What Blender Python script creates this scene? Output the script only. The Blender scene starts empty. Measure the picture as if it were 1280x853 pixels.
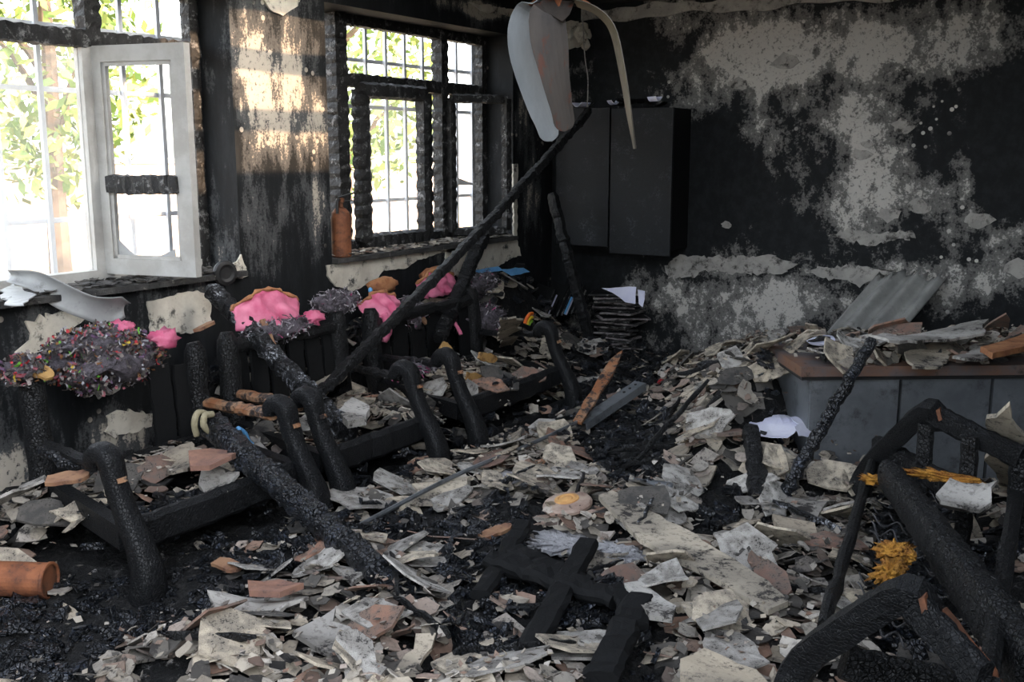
import bpy, math, random
import numpy as np
from mathutils import Vector, Matrix, noise as mnoise

random.seed(7); RNG = np.random.default_rng(7)
sc = bpy.context.scene
COL = sc.collection

# ------------------------------------------------------------------ camera
F_PX = 1295.0; YAW = math.radians(32.02); PITCH = math.radians(10.33)
CAM = np.array([4.1, 0.0, 1.55])
FW = np.array([-math.sin(YAW)*math.cos(PITCH), math.cos(YAW)*math.cos(PITCH), -math.sin(PITCH)])
RT = np.array([math.cos(YAW), math.sin(YAW), 0.0])
UP = np.cross(RT, FW)
cd = bpy.data.cameras.new('camera'); co = bpy.data.objects.new('camera', cd); COL.objects.link(co)
cd.sensor_width = 36.0; cd.lens = F_PX/1280*36.0; cd.clip_start = 0.05; cd.clip_end = 300
co.location = CAM; co.rotation_euler = (math.pi/2-PITCH, 0, YAW)
sc.camera = co
cd.dof.use_dof = False

# ------------------------------------------------------------------ world, sun, exposure
SUN_EL = math.radians(25)
w = bpy.data.worlds.new('sky'); sc.world = w; w.use_nodes = True
nt = w.node_tree; nt.nodes.clear()
sky = nt.nodes.new('ShaderNodeTexSky'); sky.sky_type = 'NISHITA'; sky.sun_disc = False
sky.sun_elevation = SUN_EL; sky.sun_rotation = math.radians(80); sky.air_density = 1.0; sky.dust_density = 2.5
bg = nt.nodes.new('ShaderNodeBackground'); bg.inputs['Strength'].default_value = 1.0
hs = nt.nodes.new('ShaderNodeHueSaturation'); hs.inputs['Saturation'].default_value = 0.35
wo = nt.nodes.new('ShaderNodeOutputWorld')
nt.links.new(sky.outputs[0], hs.inputs['Color']); nt.links.new(hs.outputs[0], bg.inputs[0]); nt.links.new(bg.outputs[0], wo.inputs[0])
sd = bpy.data.lights.new('sun', 'SUN'); sd.energy = 5.5; sd.color = (1.0, 0.66, 0.40); sd.angle = math.radians(0.6)
so = bpy.data.objects.new('sun', sd); COL.objects.link(so)
sdir = Vector((-1.0, -0.05, -math.tan(SUN_EL))).normalized()
so.rotation_euler = sdir.to_track_quat('-Z', 'Y').to_euler(); so.location = (9, 5, 6)
sc.view_settings.view_transform = 'Standard'; sc.view_settings.look = 'None'
sc.view_settings.exposure = 0.8; sc.view_settings.gamma = 1.0; sc.view_settings.use_curve_mapping = False

# ------------------------------------------------------------------ pixel helper: a direction, cut by a plane of the room
def hit(px, py, axis, val):
    d = FW + RT*(px-640)/F_PX - UP*(py-426.5)/F_PX
    t = (val-CAM[axis])/d[axis]
    return CAM + d*t
def proj(p):
    v = np.asarray(p, float)-CAM; z = v@FW
    return 640+F_PX*(v@RT)/z, 426.5-F_PX*(v@UP)/z, z

# ------------------------------------------------------------------ node helper
class NT:
    def __init__(s, name):
        s.m = bpy.data.materials.new(name); s.m.use_nodes = True
        s.t = s.m.node_tree; s.t.nodes.clear()
        s.out = s.t.nodes.new('ShaderNodeOutputMaterial')
    def n(s, typ, **kw):
        o = s.t.nodes.new('ShaderNode'+typ)
        for k, v in kw.items(): setattr(o, k, v)
        return o
    def l(s, a, b): s.t.links.new(a, b)
    def setin(s, node, key, v):
        if hasattr(v, 'is_output') or hasattr(v, 'links'): s.l(v, node.inputs[key])
        else: node.inputs[key].default_value = v
    def coord(s, kind='Object'): return s.n('TexCoord').outputs[kind]
    def mapping(s, vec, scale=(1,1,1), loc=(0,0,0), rot=(0,0,0)):
        m = s.n('Mapping'); s.l(vec, m.inputs[0]); m.inputs['Scale'].default_value = scale
        m.inputs['Location'].default_value = loc; m.inputs['Rotation'].default_value = rot
        return m.outputs[0]
    def noise(s, vec, scale, detail=4, rough=.55, dist=0.0):
        n = s.n('TexNoise'); s.l(vec, n.inputs['Vector']); n.inputs['Scale'].default_value = scale
        n.inputs['Detail'].default_value = detail; n.inputs['Roughness'].default_value = rough; n.inputs['Distortion'].default_value = dist
        return n.outputs['Fac']
    def voro(s, vec, scale, feature='F1', rand=1.0):
        n = s.n('TexVoronoi'); n.feature = feature; s.l(vec, n.inputs['Vector']); n.inputs['Scale'].default_value = scale
        n.inputs['Randomness'].default_value = rand
        return n.outputs['Distance']
    def math(s, op, a, b=0.0, clamp=False):
        n = s.n('Math', operation=op, use_clamp=clamp); s.setin(n, 0, a); s.setin(n, 1, b); return n.outputs[0]
    def step(s, v, lo, hi, a=0.0, b=1.0):
        n = s.n('MapRange'); n.interpolation_type = 'SMOOTHSTEP'; s.l(v, n.inputs[0])
        for i, x in zip((1, 2, 3, 4), (lo, hi, a, b)): n.inputs[i].default_value = x
        return n.outputs[0]
    def mix(s, f, a, b):
        n = s.n('Mix', data_type='RGBA'); s.setin(n, 0, f)
        for k, v in ((6, a), (7, b)):
            if hasattr(v, 'links'): s.l(v, n.inputs[k])
            else: n.inputs[k].default_value = (*v, 1)
        return n.outputs[2]
    def ramp(s, v, stops, interp='LINEAR'):
        n = s.n('ValToRGB'); s.l(v, n.inputs[0]); r = n.color_ramp; r.interpolation = interp
        while len(r.elements) < len(stops): r.elements.new(0.5)
        for e, (p, c) in zip(r.elements, stops): e.position = p; e.color = (*c, 1)
        return n.outputs[0]
    def bump(s, h, strength=.5, dist=.01, normal=None):
        n = s.n('Bump'); s.l(h, n.inputs['Height']); n.inputs['Strength'].default_value = strength; n.inputs['Distance'].default_value = dist
        if normal: s.l(normal, n.inputs['Normal'])
        return n.outputs[0]
    def bsdf(s, color, rough=.8, normal=None, metal=0.0, spec=.5):
        b = s.n('BsdfPrincipled')
        if hasattr(color, 'links'): s.l(color, b.inputs['Base Color'])
        else: b.inputs['Base Color'].default_value = (*color, 1)
        s.setin(b, 'Roughness', rough); s.setin(b, 'Metallic', metal); b.inputs['Specular IOR Level'].default_value = spec
        if normal: s.l(normal, b.inputs['Normal'])
        s.l(b.outputs[0], s.out.inputs[0]); return s.m
    def island(s):
        g = s.n('NewGeometry'); o = s.n('ObjectInfo')
        return s.math('FRACT', s.math('ADD', g.outputs['Random Per Island'], o.outputs['Random']))

M = {}
def char_mat(name, base=(.011, .012, .014), ash=(.20, .21, .23), ash_lo=.62, ash_hi=.78, cell=38, stretch=(1, 1, 1), rough=.5, bstr=.9, bd=.012, crk=1.0, spec=.4):
    k = NT(name); v = k.mapping(k.coord(), scale=stretch)
    vd = k.voro(v, cell, 'DISTANCE_TO_EDGE'); crack = k.step(vd, 0.0, .12, 1-crk, 1.0)
    n1 = k.noise(v, 9, 6, .65); n2 = k.noise(v, 70, 3, .6)
    h = k.math('ADD', k.math('MULTIPLY', crack, .8), k.math('MULTIPLY', n2, .5))
    a = k.math('MULTIPLY', k.step(n1, ash_lo, ash_hi), k.step(n2, .42, .62))
    c = k.mix(a, base, ash); c = k.mix(crack, (.003, .003, .003), c)
    M[name] = k.bsdf(c, rough, k.bump(h, bstr, bd), spec=spec)
char_mat('char', base=(.007, .0078, .009), cell=75, bstr=1.0, bd=.014, ash=(.13, .14, .15))
char_mat('char_ashy', base=(.008, .009, .011), ash=(.42, .44, .48), ash_lo=.48, ash_hi=.64, cell=75, bd=.014)
char_mat('char_smooth', spec=.3, base=(.006, .0068, .008), cell=95, rough=.48, bstr=.8, bd=.008, crk=.5, ash_lo=.68, ash_hi=.85)
char_mat('char_blue', base=(.009, .011, .0145), ash=(.07, .085, .12), ash_lo=.45, ash_hi=.75, cell=62, rough=.3, spec=.6, bstr=1.0, bd=.016)
char_mat('char_flat', spec=.2, base=(.006, .0065, .007), cell=30, rough=.75, bstr=.4, bd=.006, crk=.2, ash=(.10, .10, .10), ash_lo=.66, ash_hi=.8)

def simple(name, ca, cb, scale=8, rough=.7, metal=0.0, bstr=.3, bd=.004, lo=.35, hi=.65, soot=None, soot_lo=.55, soot_hi=.7, stretch=(1, 1, 1), spec=.4, det=6):
    k = NT(name); v = k.mapping(k.coord(), scale=stretch); n1 = k.noise(v, scale, det, .65)
    c = k.mix(k.step(n1, lo, hi), ca, cb)
    if soot:
        n3 = k.noise(v, scale*1.7+3, 8, .75); c = k.mix(k.step(n3, soot_lo, soot_hi), c, soot)
    n2 = k.noise(v, scale*6, 4, .6)
    M[name] = k.bsdf(c, rough, k.bump(n2, bstr, bd), metal, spec)
simple('white_paint', (.46, .46, .44), (.36, .35, .325), 6, .5, soot=(.06, .05, .045), soot_lo=.66, soot_hi=.78)
simple('white_bar', (.75, .78, .82), (.66, .69, .74), 6, .5)
simple('charred_paint', (.02, .02, .02), (.012, .012, .012), 10, .6, soot=(.24, .24, .24), soot_lo=.53, soot_hi=.66, bstr=1.0, bd=.008)
simple('rust', (.26, .095, .04), (.13, .045, .022), 11, .7, soot=(.07, .035, .022), soot_lo=.54, soot_hi=.68, bstr=.4)
simple('rust_dark', (.20, .075, .035), (.075, .035, .02), 11, .75, soot=(.02, .015, .012))
simple('fan_grey', (.058, .048, .040), (.032, .028, .025), 5, .6, soot=(.085, .026, .012), soot_lo=.53, soot_hi=.62, stretch=(1, 1, .35))
simple('fan_white', (.40, .44, .47), (.32, .35, .37), 6, .4, soot=(.12, .11, .10), soot_lo=.68, soot_hi=.8, stretch=(1, 1, .3))
simple('fan_cream', (.15, .135, .105), (.09, .08, .065), 6, .6, stretch=(1, 1, .3))
simple('orange_wood', (.26, .10, .04), (.36, .22, .13), 9, .6, soot=(.025, .02, .02), soot_lo=.46, soot_hi=.58, stretch=(1, 1, 1))
simple('pale_wood', (.30, .17, .095), (.20, .10, .06), 14, .7, soot=(.03, .02, .02))
simple('pink', (.60, .10, .21), (.72, .22, .34), 7, .5, bstr=.5, soot=(.25, .06, .10), soot_lo=.66, soot_hi=.8)
simple('tan_foam', (.42, .20, .09), (.28, .11, .05), 14, .8, soot=(.06, .03, .02), bstr=.8)
simple('yellow_foam', (.55, .27, .04), (.34, .13, .02), 16, .85, bstr=1.0, bd=.012, soot=(.06, .025, .01), soot_lo=.5)
simple('paper', (.62, .63, .80), (.74, .75, .86), 5, .6, soot=(.05, .05, .06), soot_lo=.66, soot_hi=.72)
simple('film', (.30, .31, .31), (.40, .41, .41), 4, .45, soot=(.08, .08, .075), soot_lo=.52, soot_hi=.8)
simple('metal_grey', (.125, .135, .145), (.20, .215, .23), 3, .42, metal=.35, bstr=.15, soot=(.05, .052, .055), soot_lo=.5, soot_hi=.75)
simple('corrugated', (.24, .24, .23), (.34, .34, .32), 5, .85, soot=(.08, .08, .08), soot_lo=.55, soot_hi=.8)
simple('cream_plaster', (.66, .62, .53), (.46, .42, .35), 4, .9, soot=(.05, .048, .045), soot_lo=.53, soot_hi=.66, bstr=.3, bd=.006)
simple('grey_plaster', (.40, .38, .35), (.28, .27, .25), 7, .9, soot=(.05, .048, .045), soot_lo=.50, soot_hi=.66)
simple('white_ash', (.55, .55, .57), (.36, .36, .38), 22, .95, bstr=1.2, bd=.012, soot=(.05, .05, .05), soot_lo=.55, soot_hi=.66)
simple('dark_rubber', (.012, .012, .013), (.02, .02, .02), 10, .55)
simple('blue_plastic', (.10, .32, .62), (.16, .42, .74), 9, .45)
simple('red_plastic', (.55, .03, .04), (.40, .02, .03), 9, .45)
simple('cream_rope', (.36, .32, .21), (.24, .21, .13), 30, .8)
simple('plate_enamel', (.46, .36, .29), (.30, .21, .17), 12, .5, soot=(.14, .07, .05), soot_lo=.56, soot_hi=.7)
simple('plate_core', (.66, .38, .14), (.55, .28, .10), 20, .5)
simple('ochre', (.46, .28, .10), (.34, .18, .06), 10, .7, soot=(.06, .03, .015), soot_lo=.5)
simple('brick', (.30, .16, .11), (.20, .11, .085), 12, .9, soot=(.10, .07, .06))
simple('lavender_lint', (.26, .23, .27), (.09, .08, .09), 30, .95, bstr=1.5, bd=.015, soot=(.02, .02, .02))
simple('sill_soot', (.03, .03, .03), (.06, .058, .055), 9, .9, soot=(.30, .28, .25), soot_lo=.60, soot_hi=.68, bstr=1.0, bd=.01)
simple('desk_top', (.17, .085, .05), (.10, .095, .10), 4, .6, soot=(.03, .025, .02), soot_lo=.55, soot_hi=.7)
simple('page_edges', (.30, .27, .27), (.05, .045, .045), 16, .8, soot=(.02, .02, .02), soot_lo=.5, stretch=(1, 1, 4))
simple('spring_steel', (.07, .07, .075), (.03, .03, .03), 14, .5, metal=.4)
simple('lintel_black', (.010, .010, .010), (.02, .02, .02), 6, .8)

# plaster flakes: colour differs from flake to flake, soot spots on all
def flake_mat(name, stops):
    k = NT(name); v = k.coord(); r = k.island()
    c = k.ramp(r, stops)
    n = k.noise(v, 14, 8, .75); n0 = k.noise(v, 3.1, 2, .5)
    c = k.mix(k.step(n0, .38, .62), c, k.mix(.6, c, (.13, .12, .105))); n9 = k.noise(v, 38, 5, .8); c = k.mix(k.math('MULTIPLY', k.step(n9, .5, .62), .55), c, (.10, .09, .08)); c = k.mix(k.step(k.math('ADD', n, k.math('MULTIPLY', n0, .35)), .74, .82), c, (.035, .032, .03))
    M[name] = k.bsdf(c, .85, k.bump(k.noise(v, 60, 4), .35, .004), spec=.3)
flake_mat('flake_cream', [(0, (.48, .41, .31)), (.5, (.58, .51, .40)), (1, (.40, .34, .26))])
flake_mat('flake_grey', [(0, (.38, .36, .33)), (.5, (.54, .52, .48)), (1, (.28, .265, .245))])
flake_mat('flake_brown', [(0, (.26, .15, .11)), (.5, (.19, .12, .095)), (1, (.38, .20, .13))])
flake_mat('flake_soot', [(0, (.03, .03, .03)), (.5, (.06, .058, .055)), (1, (.015, .015, .016))])
flake_mat('flake_mix', [(0, (.02, .02, .02)), (.2, (.06, .055, .05)), (.26, (.50, .43, .33)), (.5, (.40, .36, .30)), (.72, (.56, .52, .46)), (.86, (.28, .17, .12)), (1, (.12, .10, .09))])
k = NT('confetti'); r = k.island()
c = k.ramp(r, [(0, (.22, .19, .18)), (.2, (.07, .06, .055)), (.42, (.24, .07, .09)), (.5, (.40, .40, .44)), (.6, (.26, .12, .05)), (.68, (.14, .08, .15)), (.76, (.04, .035, .035)), (.92, (.14, .4, .05)), (.94, (.5, .04, .05)), (.985, (.55, .4, .05))], 'CONSTANT')
M['confetti'] = k.bsdf(c, .7)
k = NT('lint'); r = k.island()
c = k.ramp(r, [(0, (.30, .27, .30)), (.3, (.10, .09, .10)), (.6, (.45, .43, .46)), (.8, (.05, .05, .05)), (.93, (.4, .08, .2))], 'CONSTANT')
M['lint'] = k.bsdf(c, .8)

# ash bed on the floor
k = NT('ash_bed'); v = k.coord()
n1 = k.noise(v, 2.2, 5, .6); n2 = k.noise(v, 26, 6, .7); n3 = k.noise(v, 90, 3, .6)
c = k.mix(k.step(n2, .5, .68), (.006, .0065, .007), (.035, .034, .033))
c = k.mix(k.math('MULTIPLY', k.step(n1, .52, .66), k.step(n2, .56, .68)), c, (.34, .33, .33))
M['ash_bed'] = k.bsdf(c, .8, k.bump(k.math('ADD', n2, k.math('MULTIPLY', n3, .6)), 1.0, .03), spec=.35)

# sooty walls: black soot over pale plaster, bared in blotches with shapes of their own
def soot_wall(name, plane, blobs, streak=(1, 1, .35), soot=(.0075, .0085, .0095), grey=(.19, .185, .175), pale=(.52, .50, .46), bias0=0.0):
    k = NT(name); v = k.coord()   # object sits at the origin: object space is the room
    sep = k.n('SeparateXYZ'); k.l(v, sep.inputs[0]); ax = sep.outputs[plane]; az = sep.outputs[2]
    wob = k.noise(v, 2.6, 4, .6)
    bias = None
    for (bx, bz, rx, rz, wgt) in blobs:
        dx = k.math('MULTIPLY', k.math('SUBTRACT', ax, bx), 1.0/rx); dz = k.math('MULTIPLY', k.math('SUBTRACT', az, bz), 1.0/rz)
        d = k.math('SQRT', k.math('ADD', k.math('MULTIPLY', dx, dx), k.math('MULTIPLY', dz, dz)))
        f = k.step(d, .25, 1.25, wgt, 0.0)
        bias = f if bias is None else k.math('ADD', bias, f)
    vs = k.mapping(v, scale=streak)
    big = k.noise(vs, 3.2, 6, .62, .3); mid = k.noise(vs, 13, 6, .7); fine = k.noise(v, 75, 5, .75)
    t = k.math('ADD', k.math('MULTIPLY', big, .9), k.math('MULTIPLY', mid, .62))
    t = k.math('ADD', t, k.math('MULTIPLY', fine, .36))
    t = k.math('ADD', k.math('ADD', t, bias), bias0)
    g = k.step(t, .95, 1.06); p = k.math('MULTIPLY', k.step(t, 1.09, 1.17), k.step(k.noise(v, 34, 5, .75), .34, .46))
    sv = k.mix(k.step(mid, .4, .65), soot, tuple(x*1.9 for x in soot))
    gv = k.mix(wob, grey, tuple(x*.6 for x in grey))
    c = k.mix(g, sv, gv); c = k.mix(p, c, pale)
    # round chips where paint spat off
    vo = k.n('TexVoronoi'); vo.feature = 'F1'; k.l(v, vo.inputs['Vector']); vo.inputs['Scale'].default_value = 17
    chip = k.math('MULTIPLY', k.step(vo.outputs['Distance'], .20, .26, 1, 0), k.step(k.math('ADD', k.noise(v, 1.6, 2), k.math('MULTIPLY', bias, .55)), .60, .68))
    c = k.mix(chip, c, pale)
    h = k.math('ADD', k.math('MULTIPLY', p, .8), k.math('ADD', k.math('MULTIPLY', chip, .5), k.math('MULTIPLY', fine, .35)))
    rg = k.n('MapRange'); k.l(p, rg.inputs[0]); rg.inputs[3].default_value = .7; rg.inputs[4].default_value = .92
    M[name] = k.bsdf(c, rg.outputs[0], k.bump(h, .5, .006), spec=.22)
BL = []
def bb(px, py, rpx, rpy, wgt): 
    p = hit(px, py, 1, 7.15); q = hit(px+rpx, py, 1, 7.15); s = hit(px, py+rpy, 1, 7.15)
    BL.append((float(p[0]), float(p[2]), abs(float(q[0]-p[0])), abs(float(s[2]-p[2])), wgt))
for a in [(1000, 60, 150, 60, .26), (920, 90, 60, 60, .16), (1180, 50, 130, 60, .17), (1080, 150, 120, 70, .13), (1130, 215, 90, 60, .16),
          (1060, 260, 90, 50, .16), (1220, 290, 70, 50, .08), (1180, 350, 110, 30, .18), (930, 385, 120, 55, .21), (880, 240, 90, 90, -.30),
          (960, 250, 60, 50, -.12), (1260, 180, 60, 100, -.30), (1175, 190, 40, 60, -.22), (1000, 290, 60, 25, -.12), (760, 60, 90, 60, -.2),
          (800, 380, 40, 50, .10), (740, 250, 120, 120, -.35), (1240, 400, 60, 40, -.1), (1150, 120, 40, 30, -.12), (1030, 110, 30, 40, -.14)]: bb(*a)
soot_wall('wall_back_soot', 0, BL, streak=(1, 1, .8), bias0=.015)
WL = []
def wb(px, py, rpx, rpy, wgt):
    p = hit(px, py, 0, 0.); q = hit(px+rpx, py, 0, 0.); s = hit(px, py+rpy, 0, 0.)
    WL.append((float(p[1]), float(p[2]), abs(float(q[1]-p[1])), abs(float(s[2]-p[2])), wgt))
for a in [(345, 110, 60, 100, .26), (400, 160, 18, 50, .2), (398, 260, 14, 60, .2), (340, 300, 60, 70, .06), (270, 200, 28, 250, -.4),
          (150, 540, 60, 40, .16), (25, 600, 40, 60, .24), (60, 420, 60, 40, .1), (240, 460, 100, 60, -.3), (620, 200, 22, 160, -.35), (665, 200, 20, 150, .06), (600, 12, 60, 14, .3), (500, 20, 60, 14, -.3), (450, 360, 120, 40, -.2)]: wb(*a)
soot_wall('wall_left_soot', 1, WL, streak=(1, 1, .3), grey=(.08, .083, .085), pale=(.42, .38, .32))
soot_wall('wall_plain_soot', 1, [(3, 1, 3, 1, .02)])

# outdoors
simple('sand', (.30, .23, .15), (.38, .30, .20), 2, .95)
simple('garden_wall', (.42, .30, .22), (.50, .38, .30), 2, .9)
simple('house_wall', (.40, .38, .36), (.46, .44, .42), 1, .9)
simple('bark', (.14, .10, .07), (.09, .06, .04), 8, .9)
k = NT('leaf'); r = k.island(); M['leaf'] = k.bsdf(k.ramp(r, [(0, (.10, .17, .04)), (.6, (.20, .27, .06)), (1, (.34, .34, .10))]), .6)
k = NT('glass_dusty')
tr = k.n('BsdfTransparent'); df = k.n('BsdfDiffuse'); tl = k.n('BsdfTranslucent'); gl = k.n('BsdfGlossy'); gl.inputs['Roughness'].default_value = .03
df.inputs[0].default_value = (.7, .7, .66, 1); tl.inputs[0].default_value = (.7, .7, .66, 1)
a1 = k.n('AddShader'); k.l(df.outputs[0], a1.inputs[0]); k.l(tl.outputs[0], a1.inputs[1])
m1 = k.n('MixShader'); m1.inputs[0].default_value = .06; k.l(tr.outputs[0], m1.inputs[1]); k.l(a1.outputs[0], m1.inputs[2])
m2 = k.n('MixShader'); m2.inputs[0].default_value = .05;
k.l(m1.outputs[0], m2.inputs[1]); k.l(gl.outputs[0], m2.inputs[2]); k.l(m2.outputs[0], k.out.inputs[0])
M['glass_dusty'] = k.m

# ------------------------------------------------------------------ mesh builder
class MB:
    def __init__(s): s.v = []; s.f = []
    def add(s, vs, fs):
        o = len(s.v); s.v.extend([tuple(map(float, p)) for p in vs]); s.f.extend([tuple(i+o for i in f) for f in fs]); return s
    def box(s, a, b):
        (x0, y0, z0), (x1, y1, z1) = a, b
        return s.add([(x0,y0,z0),(x1,y0,z0),(x1,y1,z0),(x0,y1,z0),(x0,y0,z1),(x1,y0,z1),(x1,y1,z1),(x0,y1,z1)],
                     [(0,3,2,1),(4,5,6,7),(0,1,5,4),(1,2,6,5),(2,3,7,6),(3,0,4,7)])
    def obox(s, c, ax, ay, az):
        """box from centre and three half-axis vectors"""
        c, ax, ay, az = map(lambda q: np.asarray(q, float), (c, ax, ay, az)); vs = []
        for k_ in (-1, 1):
            for i, j in ((-1,-1),(1,-1),(1,1),(-1,1)): vs.append(c+ax*i+ay*j+az*k_)
        return s.add(vs, [(0,3,2,1),(4,5,6,7),(0,1,5,4),(1,2,6,5),(2,3,7,6),(3,0,4,7)])
    def bar(s, p, q, wd, ht, upv=(0, 0, 1)):
        p = np.asarray(p, float); q = np.asarray(q, float); d = q-p; L = np.linalg.norm(d); d /= L
        u = np.asarray(upv, float); sd_ = np.cross(d, u)
        if np.linalg.norm(sd_) < 1e-4: sd_ = np.cross(d, (1, 0, 0))
        sd_ /= np.linalg.norm(sd_); u = np.cross(sd_, d)
        return s.obox((p+q)/2, d*L/2, sd_*wd/2, u*ht/2)
    def tube(s, pts, rad, n=8, side=None, flat=1.0, rough=0.0, cap=True, seed=0, square=0.0, notch=0.0, notch_n=0):
        """swept section; rad per point; `flat` scales the second axis; square 0..1 squares the section; rough = noise on the radius"""
        pts = [np.asarray(p, float) for p in pts]; N = len(pts)
        rad = [rad]*N if np.isscalar(rad) else list(rad)
        o = len(s.v); rr = random.Random(seed); nx = None
        for i, p in enumerate(pts):
            t = pts[min(i+1, N-1)]-pts[max(i-1, 0)]; t /= (np.linalg.norm(t)+1e-9)
            if nx is None:
                ref = np.asarray(side if side is not None else ((0, 0, 1) if abs(t[2]) < .9 else (1, 0, 0)), float)
                nx = ref-t*(ref@t)
            else: nx = nx-t*(nx@t)
            nx /= (np.linalg.norm(nx)+1e-9); ny = np.cross(t, nx)
            nf = 1.0
            if notch and i % notch_n == 0: nf = 1-notch
            for j in range(n):
                a = 2*math.pi*(j+.5)/n; ca, sa = math.cos(a), math.sin(a)
                if square:
                    m = 1/max(abs(ca), abs(sa)); m = 1+(m-1)*square; ca *= m; sa *= m
                r_ = rad[i]*nf*(1+rr.uniform(-rough, rough))
                q = p+nx*ca*r_+ny*sa*r_*flat
                s.v.append(tuple(q))
        for i in range(N-1):
            for j in range(n):
                a, b = o+i*n+j, o+i*n+(j+1) % n
                s.f.append((a, b, b+n, a+n))
        if cap:
            s.f.append(tuple(o+j for j in range(n-1, -1, -1))); s.f.append(tuple(o+(N-1)*n+j for j in range(n)))
        return s
    def lathe(s, prof, c=(0, 0, 0), ax=(0, 0, 1), n=24):
        ax = np.asarray(ax, float); ax /= np.linalg.norm(ax); r0 = np.cross(ax, (1, 0, 0) if abs(ax[0]) < .9 else (0, 1, 0)); r0 /= np.linalg.norm(r0); r1 = np.cross(ax, r0)
        o = len(s.v)
        for (r, h) in prof:
            for j in range(n):
                a = 2*math.pi*j/n; s.v.append(tuple(np.asarray(c)+ax*h+(r0*math.cos(a)+r1*math.sin(a))*max(r, 1e-4)))
        for i in range(len(prof)-1):
            for j in range(n):
                a, b = o+i*n+j, o+i*n+(j+1) % n; s.f.append((a, b, b+n, a+n))
        s.f.append(tuple(o+j for j in range(n-1, -1, -1))); s.f.append(tuple(o+(len(prof)-1)*n+j for j in range(n)))
        return s
    def ribbon(s, pts, widths, sides, th, nw=6, camber=0.0):
        """plate swept along pts; sides = width direction(s); closed thickness"""
        pts = [np.asarray(p, float) for p in pts]; N = len(pts); widths = [widths]*N if np.isscalar(widths) else widths
        top, bot = [], []
        for i, p in enumerate(pts):
            t = pts[min(i+1, N-1)]-pts[max(i-1, 0)]; t /= np.linalg.norm(t)
            sd_ = np.asarray(sides[i] if isinstance(sides, list) else sides, float); sd_ = sd_-t*(sd_@t); sd_ /= np.linalg.norm(sd_); nn = np.cross(sd_, t)
            for j in range(nw+1):
                u = j/nw*2-1; q = p+sd_*widths[i]*u/2+nn*camber*(1-u*u)
                top.append(q+nn*th/2); bot.append(q-nn*th/2)
        W = nw+1; K = N*W; fs = []
        for i in range(N-1):
            for j in range(nw):
                a = i*W+j; fs.append((a, a+1, a+1+W, a+W)); fs.append((K+a, K+a+W, K+a+1+W, K+a+1))
        edge = [i for i in range(W)]+[i*W+nw for i in range(1, N)]+[(N-1)*W+j for j in range(nw-1, -1, -1)]+[i*W for i in range(N-2, 0, -1)]
        for a, b in zip(edge, edge[1:]+edge[:1]): fs.append((b, a, a+K, b+K))
        return s.add(top+bot, fs)
    def poly(s, pts, nrm, th):
        """flat plate from an outline, thickness along nrm"""
        pts = [np.asarray(p, float) for p in pts]; nrm = np.asarray(nrm, float); n = len(pts)
        vs = pts+[p+nrm*th for p in pts]
        return s.add(vs, [tuple(range(n-1, -1, -1)), tuple(range(n, 2*n))]+[(i, (i+1) % n, n+(i+1) % n, n+i) for i in range(n)])
    def build(s, name, mat, parent=None, smooth=False, origin=None):
        V = np.asarray(s.v, float)
        if parent is not None: org = wloc(parent)
        elif origin is not None: org = np.asarray(origin, float)
        else:
            org = (V.min(0)+V.max(0))/2; org[2] = V[:, 2].min()
        me = bpy.data.meshes.new(name); me.from_pydata((V-org).tolist(), [], s.f); me.update()
        me.materials.append(M[mat] if isinstance(mat, str) else mat)
        if smooth: me.polygons.foreach_set('use_smooth', [True]*len(me.polygons))
        o = bpy.data.objects.new(name, me); COL.objects.link(o)
        if parent is not None: o.parent = parent; o.location = (0, 0, 0)
        else: o.location = org
        return o
def wloc(o):
    p = np.array(o.location)
    while o.parent is not None: o = o.parent; p = p+np.array(o.location)
    return p
def tag(o, label=None, cat=None, group=None, kind=None):
    for k_, v_ in (('label', label), ('category', cat), ('group', group), ('kind', kind)):
        if v_: o[k_] = v_
    return o
def empty(name, loc, label, cat, group=None):
    o = bpy.data.objects.new(name, None); COL.objects.link(o); o.location = loc; o.empty_display_size = .1
    return tag(o, label, cat, group)
def weld(o):
    import bmesh
    bm = bmesh.new(); bm.from_mesh(o.data); bmesh.ops.remove_doubles(bm, verts=bm.verts, dist=.0005); bm.to_mesh(o.data); bm.free(); return o
def lerp(a, b, t): return np.asarray(a, float)*(1-t)+np.asarray(b, float)*t
def path(a, b, n, wob=0.0, seed=0, sag=0.0):
    r = np.random.default_rng(seed); out = []
    for i in range(n+1):
        t = i/n; p = lerp(a, b, t); p = p+r.normal(0, 1, 3)*wob; p[2] -= sag*4*t*(1-t); out.append(p)
    return out
def spline(pts, n=6):
    P = [np.asarray(p, float) for p in pts]; P = [2*P[0]-P[1]]+P+[2*P[-1]-P[-2]]; out = []
    for i in range(1, len(P)-2):
        for k_ in range(n):
            t = k_/n; a, b, c, d = P[i-1], P[i], P[i+1], P[i+2]
            out.append(.5*((2*b)+(-a+c)*t+(2*a-5*b+4*c-d)*t*t+(-a+3*b-3*c+d)*t**3))
    out.append(P[-2]); return out

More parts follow.
